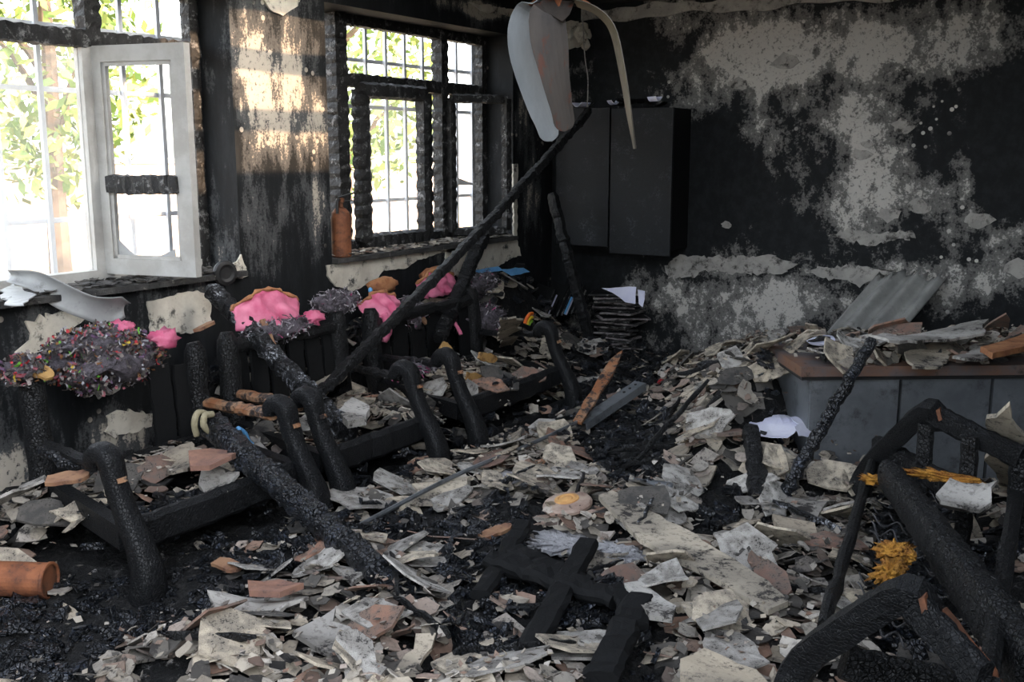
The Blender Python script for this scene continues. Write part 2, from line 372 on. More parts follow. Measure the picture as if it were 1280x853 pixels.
# ------------------------------------------------------------------ THE ROOM
YB, XR, Y0, ZC = 7.15, 6.4, -1.8, 2.95
SILL, HEAD = 0.91, 2.38
W1, W2 = (1.55, 3.86), (4.57, 6.57)
TH = .36
m = MB()
m.box((-TH, Y0-.3, 0), (0, YB+.3, SILL)).box((-TH, Y0-.3, HEAD), (0, YB+.3, ZC))
m.box((-TH, Y0-.3, SILL), (0, W1[0], HEAD)).box((-TH, W1[1], SILL), (0, W2[0], HEAD)).box((-TH, W2[1], SILL), (0, YB+.3, HEAD))
wl = tag(m.build('wall_left', 'wall_left_soot', origin=(0, 0, 0)), kind='structure')
m = MB(); m.box((0, YB, 0), (XR+.3, YB+.3, ZC)); wbk = tag(m.build('wall_back', 'wall_back_soot', origin=(0, 0, 0)), kind='structure')
m = MB(); m.box((XR, Y0, 0), (XR+.3, YB, ZC)); tag(m.build('wall_right', 'wall_plain_soot', origin=(0, 0, 0)), kind='structure')
# the unseen wall behind: a wide opening added to let in sky fill
m = MB(); m.box((0, Y0-.3, 0), (2.2, Y0, ZC)).box((5.2, Y0-.3, 0), (XR+.3, Y0, ZC)).box((2.2, Y0-.3, 2.4), (5.2, Y0, ZC))
tag(m.build('wall_front', 'wall_plain_soot', origin=(0, 0, 0)), kind='structure')
m = MB(); m.box((-.02, Y0-.3, -.12), (XR+.3, YB+.3, 0)); tag(m.build('floor', 'ash_bed', origin=(0, 0, 0)), kind='structure')
# unseen ceiling: near half open for sky light, gap shaped for the sun bands
HX0, HX1, HY0, HY1, YO = 1.25, 3.35, 3.7, 4.8, 1.3
m = MB()
m.box((-TH, YO, ZC), (HX0, YB+.3, ZC+.06)).box((HX1, YO, ZC), (XR+.3, YB+.3, ZC+.06))
m.box((HX0, YO, ZC), (HX1, HY0, ZC+.06)).box((HX0, HY1, ZC), (HX1, YB+.3, ZC+.06))
tag(m.build('ceiling', 'lintel_black', origin=(0, 0, 0)), kind='structure')
for i, x in enumerate(np.arange(HX0+.12, HX1, .66)):
    m = MB(); m.tube(path((x, HY0-.1, ZC+.02), (x, HY1+.1, ZC+.02), 8, .006, i), .05, 8, square=.9, rough=.05, seed=i)
    tag(m.build('trim_%d' % (i+1), 'char'), kind='structure')  # unseen battens, spaced to band the sun on the pier
# plaster band along the top of the back wall (ring beam)
m = MB()
top = [(x, YB-.002, 2.60+.012*math.sin(x*9)+.01*math.sin(x*23+1)) for x in np.linspace(.25, 3.9, 50)]
bot = [(x, YB-.002, 2.515+.014*math.sin(x*7)+.01*math.sin(x*17+1)) for x in np.linspace(3.9, .25, 50)]
m.poly([(p[0], YB, p[2]) for p in bot+top], (0, -1, 0), .018)
tag(m.build('plaster_band', 'grey_plaster', wbk))
m = MB(); m.box((.0, YB-.05, 2.63), (XR, YB, ZC)); m.build('dark_void_strip', 'lintel_black', wbk)  # black strip standing in for the dark void above the plaster band

def patch(pxs, axis, val, nrm, mat, parent, th=.012, jag=.012, seed=0, name='plaster_patch'):
    """piece of bared plaster on a wall: outline in pixels cut by the wall plane"""
    P = [hit(x, y, axis, val) for x, y in pxs]; r = np.random.default_rng(seed); out = []
    for i, p in enumerate(P):
        q = P[(i+1) % len(P)]; n = max(1, int(np.linalg.norm(q-p)/.022))
        for j in range(n):
            a = lerp(p, q, j/n); d = r.normal(0, jag*.75, 3); d[axis] = 0; out.append(a+(d if j else 0))
    mm = MB(); mm.poly(out, nrm, th); return mm.build(name, mat, parent)
XN = (1, 0, 0)
patch([(407, 332), (520, 316), (585, 308), (586, 313), (550, 316), (520, 325), (505, 336), (478, 338), (465, 352), (440, 364), (418, 358), (408, 345)], 0, 0., XN, 'cream_plaster', wl, seed=1, jag=.004)
patch([(556, 313), (600, 306), (640, 300), (642, 320), (610, 340), (580, 348), (556, 340)], 0, 0., XN, 'cream_plaster', wl, seed=2, jag=.006)
patch([(183, 377), (245, 363), (262, 372), (262, 405), (240, 416), (187, 416)], 0, 0., XN, 'cream_plaster', wl, seed=3, jag=.005)
patch([(30, 402), (90, 385), (105, 398), (60, 432), (30, 447), (12, 458), (18, 440), (36, 425)], 0, 0., XN, 'cream_plaster', wl, seed=4)
patch([(298, 322), (300, 318), (308, 345), (286, 350), (280, 342)], 0, 0., XN, 'cream_plaster', wl, seed=5, jag=.006)
patch([(325, -4), (376, -4), (370, 8), (352, 20), (336, 12)], 0, 0., XN, 'cream_plaster', wl, seed=6, jag=.006)
patch([(95, 478), (150, 480), (140, 492), (122, 499), (108, 493)], 0, 0., XN, 'grey_plaster', wl, seed=7)
patch([(132, 520), (150, 513), (190, 517), (188, 533), (160, 540), (142, 548), (130, 540)], 0, 0., XN, 'cream_plaster', wl, seed=8)
patch([(0, 615), (18, 610), (50, 615), (54, 630), (30, 640), (5, 655), (-6, 650)], 0, 0., XN, 'cream_plaster', wl, seed=9)
patch([(585, 3), (660, 14), (690, 40), (672, 30), (640, 20), (600, 14)], 0, 0., XN, 'cream_plaster', wl, seed=10, jag=.006)
patch([(640, 205), (646, 205), (645, 300), (650, 320), (641, 322)], 0, 0., XN, 'cream_plaster', wl, seed=11, jag=.006)
YN = (0, -1, 0)
patch([(832, 332), (850, 318), (905, 322), (960, 318), (998, 330), (985, 340), (940, 344), (890, 338), (862, 346), (836, 348)], 1, YB, YN, 'grey_plaster', wbk, seed=12)
patch([(1035, 295), (1060, 285), (1095, 292), (1140, 288), (1145, 298), (1110, 302), (1085, 308), (1062, 302)], 1, YB, YN, 'grey_plaster', wbk, seed=13)
patch([(1000, 338), (1060, 332), (1120, 338), (1100, 346), (1075, 360), (1060, 350), (1030, 348)], 1, YB, YN, 'grey_plaster', wbk, seed=14)
for i, (x, y, r_) in enumerate([(1128, 157, 12), (1077, 193, 10), (1083, 180, 6), (982, 78, 14), (925, 105, 10), (1150, 258, 12), (1225, 275, 14), (1275, 335, 16), (908, 281, 6), (1112, 268, 12)]):
    rr = np.random.default_rng(40+i); n = 11
    patch([(x+r_*1.3*math.cos(a)*rr.uniform(.6, 1.2), y+r_*.8*math.sin(a)*rr.uniform(.6, 1.2)) for a in np.linspace(0, 2*math.pi, n, endpoint=False)], 1, YB, YN, 'grey_plaster', wbk, th=.006, jag=.004, seed=50+i)
patch([(665, 25), (700, 25), (735, 30), (740, 45), (722, 60), (712, 62), (700, 55), (672, 45)], 1, YB, YN, 'cream_plaster', wbk, seed=15, jag=.01)

# sills with a crust of ash
for i, (a, b) in enumerate((W1, W2)):
    m = MB(); m.box((-TH, a, SILL), (.05, b, SILL+.028)); tag(m.build('trim_%d' % (11+i), 'sill_soot', origin=(0, 0, 0)), kind='structure')

# ------------------------------------------------------------------ windows
XF = -.26   # plane of the frames
def member(mm, y0, y1, z0, z1, t=.055): mm.box((XF-t/2, y0, z0), (XF+t/2, y1, z1))
def rough_member(a, b, r_, seed, mat, name, parent, notch=.12):
    n = max(6, int(np.linalg.norm(np.subtract(b, a))/.025)); mm = MB()
    mm.tube(path(a, b, n, .0015, seed), r_, 12, square=.85, rough=.07, seed=seed, notch=notch, notch_n=3); return mm.build(name, mat, parent)
def window(idx, y0, y1):
    e = bpy.data.objects.new('window_%d' % idx, None); COL.objects.link(e); e.location = (XF, (y0+y1)/2, SILL+.03); e['kind'] = 'structure'; return e
zb, zt, ztr = SILL+.03, HEAD, 2.04
w1 = window(1, *W1)
rough_member((XF, W1[0], zt-.03), (XF, W1[1], zt-.03), .034, 1, 'charred_paint', 'head_rail', w1)
rough_member((XF, W1[0], ztr+.03), (XF, W1[1], ztr+.03), .042, 2, 'charred_paint', 'transom', w1)
rough_member((XF, W1[1]-.03, zb), (XF, W1[1]-.03, zt), .036, 3, 'charred_paint', 'jamb', w1)
rough_member((XF, 3.22, ztr), (XF, 3.22, zt), .046, 4, 'charred_paint', 'mullion', w1)
m = MB(); m.box((XF-.03, 3.155, zb), (XF+.03, 3.215, ztr)); m.build('mullion', 'white_paint', w1)
m = MB(); m.box((XF-.03, 2.38, zb), (XF+.03, 2.44, ztr)); m.build('mullion', 'white_paint', w1)
m = MB(); m.box((XF-.035, W1[0], zb), (XF+.035, W1[1]-.06, zb+.05)); m.build('bottom_rail', 'white_paint', w1)
m = MB(); m.box((XF-.03, W1[0], zb), (XF+.03, W1[0]+.06, ztr)); m.build('jamb', 'white_paint', w1)
m = MB(); m.box((XF-.004, 2.44, zb+.05), (XF+.004, 3.155, ztr)); m.build('pane', 'glass_dusty', w1)
m = MB(); m.box((XF-.004, W1[0]+.06, zb+.05), (XF+.004, 2.38, ztr)); m.build('pane', 'glass_dusty', w1)
def sash(hinge, free, z0, z1, wd, mat, parent, char_bar=None, inner=True, rough=False, shards=()):
    h = np.array([hinge[0], hinge[1], 0.]); f = np.array([free[0], free[1], 0.]); d = (f-h)/np.linalg.norm(f-h); nn = np.cross(d, (0, 0, 1)); L = np.linalg.norm(f-h)
    s_ = None; mm = MB()
    if rough:
        P = lambda u, z: h+d*u+np.array([0, 0, z])
        for sd_, (a, b) in enumerate(((P(0, z0), P(0, z1)), (P(L, z0), P(L, z1)), (P(0, z0), P(L, z0)), (P(0, z1), P(L, z1)))):
            n = max(6, int(np.linalg.norm(b-a)/.025)); mm.tube(path(a, b, n, .0015, sd_), wd/2, 10, square=.85, rough=.07, seed=sd_, notch=.12, notch_n=3)
    else:
        for (u0, u1, a, b) in ((0, wd, z0, z1), (L-wd, L, z0, z1), (wd, L-wd, z0, z0+wd), (wd, L-wd, z1-wd, z1)):
            mm.obox(h+d*(u0+u1)/2+np.array([0, 0, (a+b)/2]), d*(u1-u0)/2, nn*.022, np.array([0, 0, (b-a)/2]))
        for (u0, u1, a, b) in ((wd, wd+.018, z0+wd, z1-wd), (L-wd-.018, L-wd, z0+wd, z1-wd), (wd, L-wd, z0+wd, z0+wd+.018), (wd, L-wd, z1-wd-.018, z1-wd)):
            mm.obox(h+d*(u0+u1)/2+np.array([0, 0, (a+b)/2]), d*(u1-u0)/2, nn*.012, np.array([0, 0, (b-a)/2]))
    s_ = mm.build('sash', mat, parent)
    for k_, (u, z, sx, sz) in enumerate(shards):
        mm = MB(); p = h+d*u+np.array([0, 0, z]); mm.poly([p, p+d*sx, p+np.array([0, 0, sz])], nn, .004); mm.build('glass_shard', 'film', s_)
    if char_bar:
        mm = MB(); a = h+d*wd*.9+np.array([0, 0, char_bar]); b = h+d*(L-wd*.9)+np.array([0, 0, char_bar]); mm.tube(path(a, b, 24, .002, 5), .045, 12, square=.8, rough=.08, notch=.15, notch_n=3, seed=5); mm.build('glazing_bar', 'charred_paint', s_)
    return s_
sash((XF, 3.22), (.27, 3.34), zb+.03, ztr, .075, 'white_paint', w1, char_bar=1.40, shards=((.08, 1.05, .12, .10), (.42, 1.05, -.12, .05)))
# second window
w2 = window(2, *W2)
yl, yr = 4.95, 6.54
J = [((XF, yl, zb), (XF, yl, zt), .055, 'jamb'), ((XF, yr, zb), (XF, yr, zt), .036, 'jamb'), ((XF, yl, zt-.03), (XF, yr, zt-.03), .034, 'head_rail'),
     ((XF, yl, 1.99), (XF, yr, 1.99), .042, 'transom'), ((XF, 6.03, zb), (XF, 6.03, zt), .045, 'mullion'), ((XF, yl, zb+.03), (XF, yr, zb+.03), .035, 'bottom_rail')]
for i, (a, b, r_, n_) in enumerate(J): rough_member(a, b, r_, 20+i, 'charred_paint', n_, w2)
m = MB(); m.box((XF-.03, W2[0], zb), (XF+.03, W2[0]+.06, zt)); m.build('jamb', 'white_paint', w2)
sash((XF+.07, 5.09), (XF+.10, 5.70), zb+.05, 1.93, .10, 'charred_paint', w2, rough=True)
m = MB(); m.box((XF+.065, 5.09, zb+.08), (XF+.071, 5.64, 1.91)); m.build('pane', 'glass_dusty', w2)
sash((XF+.06, 6.07), (.05, 6.40), zb+.05, 1.92, .065, 'charred_paint', w2, rough=True, shards=((.05, 1.32, .14, .05),))
# iron grilles outside
for i, (a, b, nb) in enumerate(((W1[0], W1[1], 12), (W2[0], W2[1], 12))):
    e = empty('window_grille', (-.5, (a+b)/2, SILL), ['white painted iron bar grille outside the window with the white sash', 'white painted iron bar grille outside the charred window'][i], 'grille')
    for j in range(nb):
        y = a-.1+(b-a+.3)*j/(nb-1); mm = MB(); mm.box((-.51, y-.012, SILL-.05), (-.49, y+.012, HEAD+.08)); mm.build('bar', 'white_bar', e)
    for z in (SILL-.02, 1.22, 1.85, 2.15, HEAD+.05):
        mm = MB(); mm.box((-.535, a-.15, z-.012), (-.51, b+.25, z+.012)); mm.build('cross_bar', 'white_bar', e)
    for y in (a-.12, b+.22):
        mm = MB(); mm.box((-.56, y-.02, SILL-.08), (-.34, y+.02, SILL-.04)); mm.build('wall_bracket', 'white_bar', e)

# ------------------------------------------------------------------ outdoors
m = MB(); m.box((-60, -40, -.5), (-.36, 60, -.35)); tag(m.build('ground_outside', 'sand', origin=(0, 0, 0)), kind='structure')
m = MB(); m.box((XR+.4, -40, -.5), (60, 60, -.35)); tag(m.build('ground_outside_far', 'sand', origin=(0, 0, 0)), kind='structure')
def foliage(mm, c, rad, n, seed, size=.09):
    r = np.random.default_rng(seed)
    for _ in range(n):
        d = r.normal(0, 1, 3); d /= np.linalg.norm(d); p = np.asarray(c)+d*np.asarray(rad)*r.uniform(.35, 1)**.6
        a = r.normal(0, 1, 3); a /= np.linalg.norm(a); b = np.cross(a, r.normal(0, 1, 3)); b /= np.linalg.norm(b); s_ = size*r.uniform(.6, 1.3)
        mm.add([p-a*s_, p+b*s_*.45, p+a*s_, p-b*s_*.45], [(0, 1, 2, 3)])
def tree(x, y, h, rad, seed, label):
    e = empty('garden_tree', (x, y, -.35), label, 'tree')
    mm = MB(); mm.tube(spline([(x, y, -.35), (x+.1, y-.05, h*.3), (x-.05, y+.1, h*.6), (x, y, h*.9)], 5), list(np.linspace(.13, .04, 16)), 9); mm.build('trunk', 'bark', e)
    for q in range(5):
        a = q*1.3+seed; mm = MB(); mm.tube(path((x, y, h*(.35+.08*q)), (x+rad*.6*math.cos(a), y+rad*.6*math.sin(a), h*(.55+.08*q)), 5, .03, q), list(np.linspace(.05, .015, 6)), 6); mm.build('branch', 'bark', e)
    mm = MB(); foliage(mm, (x, y, h*.62), (rad, rad, h*.42), 2600, seed); tag(mm.build('foliage', 'leaf', e), kind='stuff')
tree(-5.2, 10.6, 4.2, 1.5, 1, 'leafy tree seen through the bars of the charred window')
tree(-6.0, 6.9, 4.6, 1.2, 2, 'slim leafy tree seen through the open white window sash')
def hedge(x, y, rx, ry, h, seed, label):
    e = empty('garden_shrub', (x, y, -.35), label, 'shrub'); mm = MB(); mm.tube(path((x, y, -.35), (x, y, h*.5), 4, .02, seed), .05, 6); mm.build('stem', 'bark', e)
    mm = MB(); foliage(mm, (x, y, h*.5-.2), (rx, ry, h*.55), 1800, seed, .08); tag(mm.build('foliage', 'leaf', e), kind='stuff')
hedge(-7.0, 4.6, .7, 1.0, 1.35, 3, 'low green shrub on the sandy ground outside the white window')
hedge(-4.4, 8.6, .7, .9, 1.6, 4, 'bushy yellow-green shrub below the tree outside the charred window')
e = empty('garden_wall', (-12, 10, -.35), 'low brown garden wall far outside the windows', 'wall')
m = MB(); m.box((-12.15, -6, -.35), (-11.85, 26, 1.35)); m.build('panel', 'garden_wall', e)
m = MB(); m.box((-12.25, -6, 1.35), (-11.75, 26, 1.45)); m.build('coping', 'house_wall', e)
e = empty('distant_house', (-24, 12, -.35), 'pale flat-roofed house beyond the garden wall', 'house')
m = MB(); m.box((-28, 5, -.35), (-22, 17, 3.0)); m.build('walls', 'house_wall', e)
m = MB(); m.box((-28.3, 4.7, 3.0), (-21.6, 17.3, 3.25)); m.build('roof', 'house_wall', e)
for q in range(4):
    m = MB(); m.box((-22.02, 6+q*2.8, .8), (-21.96, 7.3+q*2.8, 2.2)); m.build('window', 'dark_rubber', e)

# ------------------------------------------------------------------ RUBBLE TERRAIN
GX0, GX1, GY0, GY1, GS = 0.02, 5.2, 0.9, 7.12, .025
NX = int((GX1-GX0)/GS)+1; NY = int((GY1-GY0)/GS)+1
gx = GX0+np.arange(NX)*GS; gy = GY0+np.arange(NY)*GS
XX, YY = np.meshgrid(gx, gy, indexing='ij')
def sm(v, a, b): t = np.clip((v-a)/(b-a), 0, 1); return t*t*(3-2*t)
def bump_(cx, cy, rx, ry): return np.exp(-(((XX-cx)/rx)**2+((YY-cy)/ry)**2))
H = np.full((NX, NY), .035)
H += .26*bump_(2.25, 5.75, .55, .8)+.34*bump_(3.1, 6.2, .9, .6)+.12*bump_(3.9, 4.1, .5, .7)+.10*bump_(2.9, 4.4, .6, .5)
H += .10*bump_(.55, 6.65, .45, .5)+.12*bump_(.4, 6.0, .35, .4)
H += (.42*sm(YY, 3.2, 3.7)*(1-sm(YY, 6.3, 6.9))+.08)*(1-sm(XX, .22, .42))
H += .05*bump_(1.9, 3.0, .8, 1.2)+.40*bump_(2.48, 4.78, .26, .36)
for i in range(NX):
    for j in range(NY):
        p = Vector((gx[i]*2.2, gy[j]*2.2, 0)); q = Vector((gx[i]*9, gy[j]*9, 3.3))
        H[i, j] += .035*mnoise.noise(p)+.022*mnoise.noise(q)+.010*random.uniform(-1, 1)
H = np.maximum(H, .008)
def hz(x, y):
    i = int(np.clip((x-GX0)/GS, 0, NX-1)); j = int(np.clip((y-GY0)/GS, 0, NY-1)); return float(HM[i, j])
HM = H.copy()
idx = np.arange(NX*NY).reshape(NX, NY)
m = MB(); m.v = list(zip(XX.ravel().tolist(), YY.ravel().tolist(), H.ravel().tolist()))
m.f = np.stack([idx[:-1, :-1], idx[1:, :-1], idx[1:, 1:], idx[:-1, 1:]], -1).reshape(-1, 4).tolist()
tag(m.build('ash_bed', 'ash_bed', origin=(0, 0, 0)), 'bed of black ash and grey dust covering the floor', 'ash', kind='stuff')

# ------------------------------------------------------------------ BURNT SEATS ALONG THE WINDOW WALL
def post(mm, base, top, r_, seed, n=12):
    P = path(base, top, n, .002, seed); rad = [r_*(1+.06*math.sin(i*2.1+seed)) for i in range(n+1)]
    rad[-1] = r_*.55; rad[-2] = r_*.92; P[-1] = lerp(P[-2], P[-1], .6)
    mm.tube(P, rad, 12, rough=.05, seed=seed)
def stile(x0, y, s=1.0, lean=0.0, dirx=(1, 0), zs=1.0, seed=0):
    """curled front arm support: knob on top, S-curve forward to the foot"""
    d = np.array([dirx[0], dirx[1], 0.]); o = np.array([x0, y, 0.])
    prof = [(-.035, .47), (-.035, .50), (-.015, .52), (.012, .525), (.045, .505), (.06, .45), (.085, .38), (.125, .30), (.175, .215), (.205, .13), (.20, .06), (.175, .0)]
    pts = [o+d*(u*s)+np.array([lean*z, 0, z*zs]) for u, z in prof]
    rad = [.030, .034, .036, .037, .037, .034, .033, .035, .040, .046, .050, .050]
    pts = spline(pts, 3); rr = np.interp(np.linspace(0, 1, len(pts)), np.linspace(0, 1, len(rad)), rad)
    mm = MB(); mm.tube(pts, list(rr*1.12), 14, side=(-d[1], d[0], 0), rough=.045, seed=seed, square=.5, flat=.95); return mm
seat_defs = [ # front x, front y left/right, back x, back y left/right, back height, label
    (1.06, 2.18, 3.03, .45, 2.36, 3.17, .72, 'burnt wooden armchair under the white-sashed window, confetti heap on its back', (4, 5)),
    (1.05, 3.20, 3.88, .45, 3.37, 4.14, .74, 'burnt wooden armchair in front of the soot-streaked pier between the windows', (0, 1, 2, 3, 4, 5)),
    (1.03, 4.25, 5.27, .45, 4.42, 5.42, .72, 'burnt wooden armchair below the charred window, next to the heap of books', (0, 1, 2, 3, 5))]
for si, (fx, fy0, fy1, bx, by0, by1, bh, lab, slats) in enumerate(seat_defs):
    e = empty('armchair', ((fx+bx)/2, (fy0+fy1)/2, .0), lab, 'chair', 'burnt armchairs along the window wall')
    for q, (y, yb) in enumerate(((fy0, by0), (fy1, by1))):
        st = stile(fx, y, 1.0, seed=si*5+q).build('arm_support', 'char_smooth', e, smooth=True)
        pm = MB(); ox = fx+.062
        pm.obox((fx+.103, y, .445), (.004, 0, .001), (0, .018, 0), (-.003, 0, .008)); sc_ = pm.build('scorch_mark', 'orange_wood', st); sc_['label'] = 'orange unburnt wood at the curl'
        pm = MB(); post(pm, (bx, yb, .0), (bx-.05, yb, bh+.0), .052, si*7+q); pm.build('back_post', 'char', e, smooth=True)
        pm = MB(); pm.bar((bx, yb, .25), (fx+.10, y, .24), .05, .085); pm.build('side_rail', 'char_smooth', e)
        orange = (si == 0 and q == 1) or (si == 1 and q == 0)
        pm = MB(); pm.tube(path((bx+.03, yb, .42), (fx-.03, y, .475), 14, .004, si+q), .026 if orange else .02, 8, flat=1.2, rough=.08, seed=q); pm.build('armrest', 'orange_wood' if orange else 'char', e)
    pm = MB(); pm.tube(path((fx+.10, fy0+.02, .235), (fx+.10, fy1-.02, .235), 18, .003, si), .062, 10, square=.8, flat=.45, rough=.02, side=(0, 0, 1), seed=si); pm.build('front_rail', 'char_smooth', e)
    pm = MB(); pm.tube(path((fx+.13, fy0-.05, .045), (fx+.13, fy1+.05, .05), 18, .004, si), .036, 10, square=.7, rough=.05, seed=si+9); pm.build('floor_runner', 'char', e)
    pm = MB(); pm.tube(path((bx, by0, .24), (bx, by1, .24), 12, .003, si), .04, 8, square=.8, seed=si); pm.build('rear_rail', 'char', e)
    pm = MB(); pm.tube(path((bx-.04, by0, bh-.10), (bx-.04, by1, bh-.10), 14, .004, si), .034, 8, square=.7, rough=.06, seed=si+3); pm.build('top_rail', 'char', e) if si else None
    n = 6
    for s_ in slats:
        t = (s_+.5)/n; yy = by0+(by1-by0)*t; ww = (by1-by0)/n*.86
        pm = MB(); pm.ribbon([(bx-.02-.03*u, yy+.004*math.sin(s_*3+u*5), .25+(bh-.33-.05*((s_*7) % 3)/3)*u) for u in np.linspace(0, 1, 7)], [ww*(1-.1*((s_+i) % 2)) for i in range(7)], (0, 1, 0), .016, 3)
        pm.build('back_slat', 'char_flat', e)
    pm = MB(); G = 14; vs = []; 
    for i in range(G+1):
        for j in range(G+1):
            u, v_ = i/G, j/G; y = lerp((by0, 0, 0), (by1, 0, 0), v_)[0]*(1-u)+(fy0+(fy1-fy0)*v_)*u
            vs.append((bx+(fx+.07-bx)*u, y, .225-.05*math.sin(math.pi*u)*math.sin(math.pi*v_)+random.uniform(-.006, .006)))
    fs = [(i*(G+1)+j, (i+1)*(G+1)+j, (i+1)*(G+1)+j+1, i*(G+1)+j+1) for i in range(G) for j in range(G)]
    K = len(vs); vs += [(a, b, c-.02) for a, b, c in vs]; fs += [tuple(K+q for q in reversed(f)) for f in fs]
    pm.add(vs, fs); pm.build('seat', 'char_flat', e)
    ii = (XX > bx) & (XX < fx+.05) & (YY > min(fy0, by0)+.03) & (YY < max(fy1, by1)-.06); HM[ii] = np.maximum(HM[ii], .215)

# ------------------------------------------------------------------ CHARRED TIMBERS
def timber(name, a, b, r0, r1, mat, label, cat='beam', group=None, seed=0, flat=1.0, notch=.14, step=.022, sag=0.0, square=.75, wob=.004, rgh=.07, parent=None, taper_end=True):
    n = max(8, int(np.linalg.norm(np.subtract(b, a))/step)); P = path(a, b, n, wob, seed, sag); rr = random.Random(seed)
    rad = [r0+(r1-r0)*i/n for i in range(n+1)]; rad = [q*(1+rr.uniform(-.05, .05)) for q in rad]
    if taper_end: rad[0] *= .7; rad[-1] *= .6
    mm = MB(); mm.tube(P, rad, 14, square=square, rough=rgh, seed=seed, notch=notch, notch_n=2, flat=flat); o = mm.build(name, mat, parent)
    if parent is None: tag(o, label, cat, group)
    return o
def HP(px, py, axis, val): return hit(px, py, axis, val)
timber('charred_timber', HP(262, 530, 0, .8), HP(548, 782, 2, .085), .052, .042, 'char_blue', 'thick cracked charred beam lying from the armchair seat down to the floor', seed=31)
timber('charred_timber', HP(262, 358, 0, .13), HP(440, 550, 0, 1.02), .042, .05, 'char_ashy', 'ash-streaked charred beam leaning from the window sill onto two armchairs', seed=32)
timber('charred_pole', HP(737, 138, 1, 6.70), HP(400, 492, 0, .74), .027, .027, 'char', 'long thin charred pole leaning from the wall cabinet down to the armchairs', seed=33, sag=.03, notch=.08)
timber('charred_post', HP(690, 243, 1, 6.5), HP(741, 442, 1, 6.5), .036, .034, 'char', 'upright charred post under the long pole, before the burnt books', seed=34, notch=.08)
timber('charred_timber', HP(603, 296, 0, .09), HP(548, 425, 0, .52), .05, .045, 'char', 'deeply ribbed charred beam stump leaning below the open charred sash', seed=35, notch=.28)
timber('charred_pole', HP(1092, 422, 2, .80), HP(968, 640, 2, .10), .023, .032, 'char_blue', 'charred round pole leaning against the metal desk edge', seed=36, square=.1, notch=.06)
timber('charred_post', HP(938, 535, 2, .34), HP(956, 668, 2, .07), .034, .046, 'char', 'short black charred post standing in the rubble beside the leaning pole', seed=37, notch=.1)
timber('charred_stick', HP(45, 562, 0, .7), HP(100, 586, 0, .85), .018, .018, 'char_blue', 'short beaded charred stick lying on the armchair under the white sash', 'stick', seed=38, notch=.3)
timber('charred_stick', HP(335, 606, 0, 1.18), HP(405, 570, 0, 1.06), .022, .022, 'char_blue', 'short charred cross stick between the curled arms of two armchairs', 'stick', seed=39, notch=.25)
timber('charred_stick', HP(560, 770, 2, .08), HP(610, 828, 2, .07), .05, .03, 'char_blue', 'crumbled charcoal stump at the lower end of the thick beam', 'stick', seed=40, notch=.2)
timber('charred_board', HP(932, 452, 1, 6.0), HP(1100, 440, 1, 6.0), .030, .034, 'char_flat', 'black charred board lying across the debris behind the metal desk', 'board', seed=41, notch=.05)
timber('charred_board', HP(865, 447, 1, 6.9), HP(940, 447, 1, 6.7), .035, .03, 'char_flat', 'charred board stub on the floor at the foot of the back wall', 'board', seed=42, notch=.05)
timber('charred_plank', HP(1108, 590, 2, .42), HP(1300, 850, 2, .32), .055, .085, 'char', 'heavy black plank fallen slantwise across the burnt settee', 'plank', seed=43, notch=0, flat=.6, square=.5, rgh=.03, wob=.002)
timber('charred_plank', HP(650, 330, 0, .22), HP(650, 405, 0, .22), .05, .05, 'char_flat', 'flat black plank standing upright against the wall by the books', 'plank', seed=44, notch=.03, flat=.4, square=.95)
# the black broken frame lying on the floor rubble
KEEP2 = []
fr = empty('chair_frame', tuple(HP(690, 740, 2, .06)), 'black charred wooden frame lying flat in the rubble below the round lid', 'frame')
for (a, b, r_) in (((655, 655), (600, 745), .035), ((615, 700), (775, 750), .05), ((735, 680), (655, 825), .04), ((640, 690), (735, 735), .05), ((800, 750), (750, 850), .05), ((770, 735), (790, 770), .03)):
    A = HP(*a, 2, .15); B = HP(*b, 2, .13); KEEP2.extend([tuple(lerp(A, B, t)[:2])+(.07,) for t in (0, .2, .4, .6, .8, 1)]); mm = MB(); n = 16
    mm.tube(path(A, B, n, .003, int(a[0])), r_, 10, square=.8, flat=.5, rough=.13, side= np.cross((B-A)/np.linalg.norm(B-A), (0, 0, 1)), seed=int(a[1])); mm.build('rail', 'char_flat', fr)
# thin metal strip on the floor
mm = MB(); A, B = HP(440, 662, 2, .13), HP(738, 520, 2, .15); mm.tube(spline([A, lerp(A, B, .35)+np.array([0, 0, .02]), lerp(A, B, .7), B], 10), .011, 6, flat=.6)
tag(mm.build('metal_rod', 'metal_grey'), 'long thin dark metal rod lying on the floor debris along the armchairs', 'rod')

